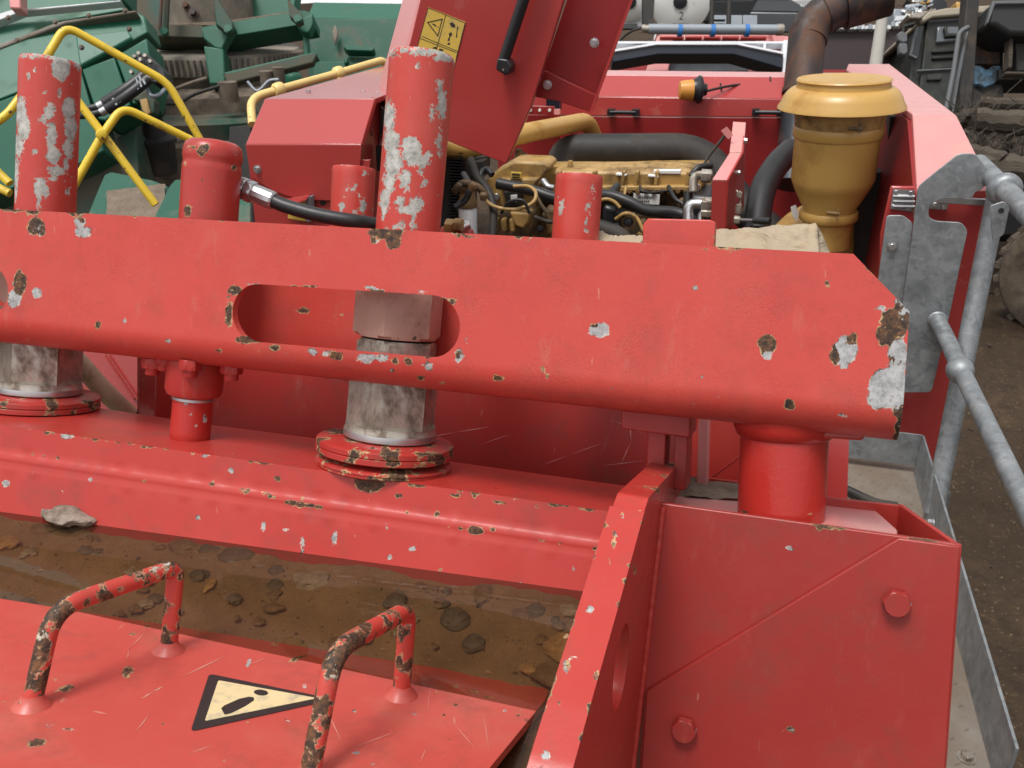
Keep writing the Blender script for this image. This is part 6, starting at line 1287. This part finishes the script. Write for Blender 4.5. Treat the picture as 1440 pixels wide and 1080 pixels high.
# parked cars
CARM = {}
def carpaint(name, col): M[name] = pbr(name, col, .18, metal=.0, var=.05, bmp=0, spec=.9); return name
carpaint('silver_car_paint', (.45, .46, .47)); carpaint('black_car_paint', (.015, .016, .018)); carpaint('graphite_car_paint', (.06, .065, .07)); carpaint('white_car_paint', (.72, .72, .71)); carpaint('wine_car_paint', (.12, .02, .025))
def car(px, py, d, rot, mat, label, suv=False, sc=1.0):
    c = P(px, py, d); a = math.radians(rot); X_ = np.array([math.cos(a), math.sin(a), 0]); Y_ = np.array([-math.sin(a), math.cos(a), 0]); fr = Frame(c, X_, Y_, W.Z)
    t = thing('parked_car', label, 'car', c, 'cars parked in the yard')
    H = 1.75 if suv else 1.45; wh = .85 * sc
    body = [(-2.2, .35), (-2.25, .75), (-2.1, .95), (-1.5 if not suv else -2.1, 1.0), (.9, 1.0), (1.9, .85), (2.2, .7), (2.25, .4)]
    roof = [(-2.0 if suv else -1.7, 1.0), (-1.75 if suv else -1.1, H - .03), (-.3, H), (.35, H - .05), (1.05, 1.0)]
    m = MB()
    def loft(prof, w0, w1, zlo, zhi):
        vs = []; n = len(prof)
        for s_ in (-1, 1):
            for (x, z) in prof:
                ww = w0 + (w1 - w0) * max(0, (z - zlo) / (zhi - zlo)); vs.append(fr.w(x * sc, s_ * ww * sc, z * sc))
        m.add(vs, [list(range(n)), list(range(2 * n - 1, n - 1, -1))] + [[i, i + n, (i + 1) % n + n, (i + 1) % n] for i in range(n)])
    loft(body, .88, .84, .35, 1.0); m.build('body', mat, t, bevel=.05)
    m = MB(); loft(roof, .82, .62, 1.0, H); m.build('glasshouse', 'glassdark', t, bevel=.04)
    m = MB(); n_ = [(-1.8 if suv else -1.2, H - .04), (-.3, H + .012), (.4, H - .05)]
    vs = [fr.w(x * sc, s_ * .63 * sc, z * sc) for s_ in (-1, 1) for x, z in n_] + [fr.w(x * sc, s_ * .63 * sc, (z + .03) * sc) for s_ in (-1, 1) for x, z in n_]
    m.add(vs, [[6, 7, 10, 9], [7, 8, 11, 10], [0, 3, 4, 1], [1, 4, 5, 2], [0, 1, 7, 6], [1, 2, 8, 7], [3, 9, 10, 4], [4, 10, 11, 5], [0, 6, 9, 3], [2, 5, 11, 8]]); m.build('roof', mat, t)
    for s_ in (-1, 1):
        for xx in (-1.35, 1.4):
            p = fr.w(xx * sc, s_ * .78 * sc, .33 * sc); w_ = MB().lathe(p, Y_ * s_, [(.32, 0), (.33, .03), (.33, .12), (.28, .14)], 20).build('wheel', 'black', t); MB().lathe(p + Y_ * s_ * .13, Y_ * s_, [(.20, 0), (.20, .02), (.06, .03)], 12).build('rim', 'tin', w_)
        MB().box(fr, (2.12 * sc, s_ * .6 * sc - .15, .62 * sc), (2.24 * sc, s_ * .6 * sc + .15, .78 * sc)).build('headlight', 'label', t, bevel=.02)
        MB().tube([fr.w(-1.6 * sc, s_ * .70 * sc, H * sc * .99), fr.w(.3 * sc, s_ * .70 * sc, H * sc)], .035, 8).build('roof_rail', 'white', t)
    return t
car(1030, 43, 30, 25, 'black_car_paint', 'black car with bright roof rails right behind the grey fence', False)
car(1085, 60, 30, -15, 'graphite_car_paint', 'dark car low behind the exhaust stack and grey fence')
car(1098, 32, 42, 165, 'graphite_car_paint', 'grey estate car seen from behind in the middle of the yard', True)
car(1055, 22, 48, 20, 'silver_car_paint', 'silver car at the top edge beside the black one')
car(1076, 12, 55, 95, 'white_car_paint', 'white off-road car at the top edge, farthest away', True)
car(1130, 32, 38, 30, 'white_car_paint', 'white damaged car just left of the exhaust stack', False)
car(1020, 14, 52, 15, 'graphite_car_paint', 'dark grey car at the top edge above the fence', False)
car(1118, 10, 58, 60, 'wine_car_paint', 'wine red car at the top edge near the exhaust stack', False)
# maroon shed, tin strips, pole, loader
shd = thing('maroon_shed', 'dark maroon sheet metal container with a white speckled roof edge', 'container', P(1220, 165, 13))
G_('wall', 'maroon', 12.5, [(1156,38),(1300,33),(1305,200),(1156,200)], 2.0, par=shd)
for k in range(26): G_('roof_sheet', 'snow' if k % 3 else 'tin', 12.4, [(1158 + k * 5.3, 34 - (k > 17) * 5 + (k % 4)),(1162.5 + k * 5.3, 33.5 - (k > 17) * 5 + (k % 3)),(1163 + k * 5.3, 40 - (k > 17) * 4),(1158.5 + k * 5.3, 41 - (k > 17) * 4)], 1.5, par=shd, bevel=0)
plr = MB().tube([P(1250,-40,10.5), P(1230,100,10.6)], [.055, .075], 16).build('concrete_pole', 'concrete'); setp(plr, 'slanted grey concrete pole right of the rusty exhaust outlet', 'pole')
rb_ = MB().prism([P(*p, 5.8) for p in ((1154,88),(1158,98),(1196,98),(1196,105),(1152,106))], FWD * .2).build('red_channel', 'hooddark'); setp(rb_, 'short dark red channel behind the precleaner cap', 'channel')
lo_ = thing('orange_loader', 'orange yellow digger arm and body far off at the top right', 'digger', P(1310, 20, 40))
G_('boom', 'goldclean', 38, [(1280,-30),(1322,-30),(1332,4),(1330,11),(1318,10),(1308,4),(1300,6),(1285,2)], .6, par=lo_, bevel=.05); G_('body', 'goldclean', 39, [(1345,2),(1362,3),(1364,14),(1346,14)], .8, par=lo_, bevel=.05); G_('bucket', 'rustpipe', 38, [(1252,4),(1275,6),(1272,16),(1258,24),(1248,22)], .6, par=lo_, bevel=.05)
MB().lathe(P(1318, 9, 37.9), -FWD, [(.38, 0), (.38, .1), (.2, .12)], 16).build('wheel_arch', 'black', lo_)
gb_ = MB().prism([P(a, b, 26) for a, b in ((1257,12),(1277,12),(1277,30),(1257,30))], FWD * .8).build('grey_crate', 'tin', None, bevel=.03); setp(gb_, 'grey box between the orange digger and the maroon container', 'crate')
scr = thing('scrap_heap', 'bright crumpled scrap metal beside the cab roof', 'scrap', P(1285, 40, 15))
for k in range(26):
    px, py = 1272 + rng.uniform(0, 40), 2 + rng.uniform(0, 24); d = 15 + rng.uniform(0, 1); c = P(px, py, d); s_ = rng.uniform(.04, .14)
    MB().prism([c + s_ * np.array([rng.uniform(-1.6, 1.6), rng.uniform(-1, 1), rng.uniform(-.6, .6)]) for _ in range(4)], np.array([.01, .02, .03])).build('metal_scrap', rng.choice(['snow', 'tin', 'black', 'steel']), scr)
# far row of sheds and rubble filling the top edge
for k, (x0_, x1_, y0_, y1_, mt, lab) in enumerate(((1130,1160,-40,14,'tin','grey shed wall behind the rusty exhaust'),(1240,1262,-40,8,'maroon','brown far shed at the top edge right of the pole'),(1355,1440,-60,6,'greendark','dark far building at the top right corner'))):
    o = MB().prism([P(a, b, 60) for a, b in ((x0_,y0_),(x1_,y0_),(x1_,y1_),(x0_,y1_))], FWD * 3).build('far_shed', mt); setp(o, lab, 'shed')

# ================================================================== OLIVE TRUCK CAB AND WRECKS, RIGHT
tk = thing('truck', 'dark olive military style truck cab with dusty khaki roof and side mirror', 'truck', P(1330, 260, 11.5))
def T_(name, mat, d, poly, th=.3, bevel=.015, dtop=0, par=None): return G_(name, mat, d, poly, th, par or tk, dtop, bevel)
T_('cab_side', 'cab', 11.4, [(1304,30),(1375,18),(1375,200),(1290,200),(1294,120)], 1.8)
T_('cab_front', 'cab', 11.45, [(1291,32),(1304,30),(1293,118),(1288,200),(1276,200),(1276,130),(1284,80)], .3)
T_('roof', 'cabroof', 11.3, [(1292,30),(1306,16),(1330,11),(1405,6),(1405,16),(1312,24),(1296,33)], 1.4, .02)
T_('windscreen', 'glassdark', 11.35, [(1291,38),(1299,36),(1291,80),(1282,78)], .05, 0)
T_('windscreen_pillar', 'cabtrim', 11.3, [(1289,36),(1291,36),(1282,78),(1280,77)], .05, 0); T_('sill', 'cabtrim', 11.3, [(1279,75),(1290,80),(1289,82),(1278,77)], .05, 0)
T_('side_window', 'glassgrey', 11.35, [(1319,37),(1351,37),(1350,54),(1341,57),(1317,59)], .04, .01)
T_('window_divider', 'cab', 11.3, [(1328,37),(1333,37),(1333,46),(1350,46),(1350,50),(1330,51)], .05, .01)
for y_ in (70, 79, 93): T_('pressed_rib', 'cab', 11.36, [(1311,y_),(1345,y_ - 2),(1345,y_ + 2),(1312,y_ + 4)], .04, .015)
T_('pressed_panel', 'cab', 11.36, [(1306,104),(1326,103),(1324,112),(1304,112)], .03, .01); T_('trim_strip', 'cabtrim', 11.36, [(1290,98),(1345,95),(1345,96.5),(1290,100)], .03, 0)
T_('roof_gutter', 'cabtrim', 11.36, [(1306,29),(1360,25),(1360,26.5),(1306,30.5)], .03, 0)
for pl in ([(1262,47),(1268,43),(1276,47),(1277,58),(1270,60),(1263,56)], [(1265,60),(1276,60),(1277,73),(1272,77),(1265,74)]): T_('mirror', 'cabtrim', 11.0, pl, .08)
T_('mirror_arm', 'cab', 11.1, [(1270,34),(1286,31),(1286,33),(1272,38),(1271,46),(1269,46)], .03, 0)
T_('sun_visor', 'steel', 11.1, [(1276,20),(1292,16),(1308,14),(1296,26),(1280,26)], .3)
T_('lower_front', 'cab', 11.3, [(1276,128),(1292,128),(1294,240),(1262,240),(1270,160)], .3)
wr = thing('wrecked_machine', 'rusty dark wrecked machine frame with a flaking blue patch at the right edge', 'wreck', P(1400, 300, 8.8))
def X_(name, mat, d, poly, th=.2, bevel=.01): return G_(name, mat, d, poly, th, wr, 0, bevel)
X_('mast', 'dark', 8.6, [(1364,-60),(1382,-60),(1370,110),(1362,190),(1346,190),(1352,100)], .15)
X_('mast_flange', 'cabtrim', 8.58, [(1360,44),(1362,44),(1348,120),(1336,190),(1333,190),(1345,110)], .04, .004)
MB().tube(bent([P(1362,38,8.5), P(1349,45,8.5), P(1341,100,8.5), P(1328,165,8.5)], .12), .022, 12).build('bent_tube', 'cabtrim', wr)
X_('cabin_wall', 'dark', 8.9, [(1368,35),(1412,35),(1410,160),(1360,170)], .3)
X_('rusty_panel', 'rustpipe', 8.8, [(1372,60),(1408,62),(1406,90),(1370,90)], .1)
X_('blue_patch', 'bluepatch', 8.75, [(1368,90),(1380,93),(1388,98),(1396,92),(1407,93),(1404,112),(1396,118),(1384,122),(1376,118),(1369,118)], .04, .006)
X_('lower_panel', 'dark', 8.8, [(1362,118),(1410,118),(1414,150),(1358,160)], .3)
X_('hood_cover', 'ink', 8.4, [(1396,2),(1500,0),(1500,50),(1420,48),(1400,36),(1388,34)], .5, .04)
X_('hood_highlight', 'cabtrim', 8.36, [(1396,1),(1500,-1),(1500,4),(1400,5),(1390,32),(1388,32)], .05, .005)
X_('beam', 'oldwood', 8.5, [(1420,50),(1426,50),(1424,95),(1418,95)], .1); X_('beam', 'dark', 8.6, [(1428,50),(1500,50),(1500,95),(1430,100)], .1)
X_('chassis', 'dark', 8.7, [(1405,96),(1500,96),(1500,112),(1405,112)], .4); X_('cross_tube', 'oldwood', 8.5, [(1414,100),(1500,101),(1500,105),(1414,104)], .08)
X_('chassis_side', 'dark', 9.2, [(1340,170),(1500,160),(1500,330),(1360,330)], .4)
wh = thing('mud_caked_wheel', 'large mud caked tyre on a steel rim at the right edge', 'wheel', P(1502, 478, 7.6))
wc = P(1502, 392, 7.5); wa = np.array([-.72, -.69, 0]); wa /= np.linalg.norm(wa)
MB().lathe(wc, wa, [(.26, -.02), (.34, .06), (.44, .10), (.51, .08), (.54, .02), (.54, -.18), (.5, -.24), (.3, -.24)], 48).build('tyre', 'tyre', wh)
trd = MB()
E1w = np.cross(wa, W.Z); E1w /= np.linalg.norm(E1w)
for k in range(28):
    a = k / 28 * 2 * math.pi; u = math.cos(a) * E1w + math.sin(a) * W.Z; v = -math.sin(a) * E1w + math.cos(a) * W.Z; c = wc + u * .53
    trd.prism([c + wa * .045 - v * .03, c + wa * .045 + v * .025, c - wa * .19 + v * .04, c - wa * .19 - v * .015], u * .045)
trd.build('tread_lugs', 'tyre', wh, kind='stuff')
MB().lathe(wc, wa, [(.27, .0), (.27, .03), (.22, .0), (.15, -.02), (.13, .04), (.06, .06)], 32).build('rim', 'rim', wh)
for k in range(8):
    a = k / 8 * 2 * math.pi; c = wc + (math.cos(a) * E1w + math.sin(a) * W.Z) * .17; MB().nut(c - wa * .01, wa, .028, .05).build('wheel_nut', 'rim', wh)
# timbers, planks, brush
for k, (a, b, r, d, mt, lab) in enumerate((((1372,168),(1500,178),.10,7.6,'oldwood','upper rotten grey timber on the heap at the right edge'),((1385,236),(1500,240),.11,6.9,'oldwood','thick grey log crossing the heap at the right edge'),((1360,212),(1410,224),.06,7.0,'oldwood','short pale stick of wood beside the side hood'),((1378,143),(1500,150),.05,8.0,'oldwood','thin bleached pole under the blue patch'),((1372,260),(1500,270),.09,7.2,'dark','dark beam under the grey log'))):
    pa, pb_ = P(*a, d), P(*b, d - .2); n_ = 12; pth = [lerp(pa, pb_, i / n_) + np.array([0, 0, .02 * mn.noise(Vector((i * .7, k, 0)))]) for i in range(n_ + 1)]
    o = MB().tube(pth, [r * (1 + .25 * mn.noise(Vector((i * .9, k * 3, 1)))) for i in range(n_ + 1)], 9).build('old_timber', mt, None, smooth=25); setp(o, lab, 'timber', 'old timbers heaped by the wreck')
hp_v = []; 
for i in range(50):
    for j in range(40):
        px, py = 1335 + i * 4, 150 + j * 5; d = 8.6 - (py - 150) / 200 * 1.0; q = P(px, py, d) + FWD * .25 * mn.noise(Vector((i * .2, j * .2, 5))) + FWD * .2 * mn.noise(Vector((i * .6, j * .6, 2))); hp_v.append(q)
o = MB().add(hp_v, [[i * 40 + j, (i + 1) * 40 + j, (i + 1) * 40 + j + 1, i * 40 + j + 1] for i in range(49) for j in range(22)]).build('earth_heap', 'heap', kind='stuff', smooth=80); setp(o, 'heap of dark earth and rubbish below the wreck', 'heap')
m = MB()
for k in range(260):
    px, py = 1345 + rng.uniform(0, 100), 150 + rng.uniform(0, 110); p = P(px, py, 8.2 - (py - 150) / 200 * 1.0 + rng.uniform(-.5, .1)); q = p + np.array([rng.uniform(-.25, .25), rng.uniform(-.1, .1), rng.uniform(-.05, .25)]); m.tube([p, (p + q) / 2 + rng.uniform(-.03, .03, 3), q], .003, 3, caps=False)
o = m.build('dry_brush', 'oldwood', kind='stuff'); setp(o, 'dry twigs and weeds tangled over the heap', 'brush')
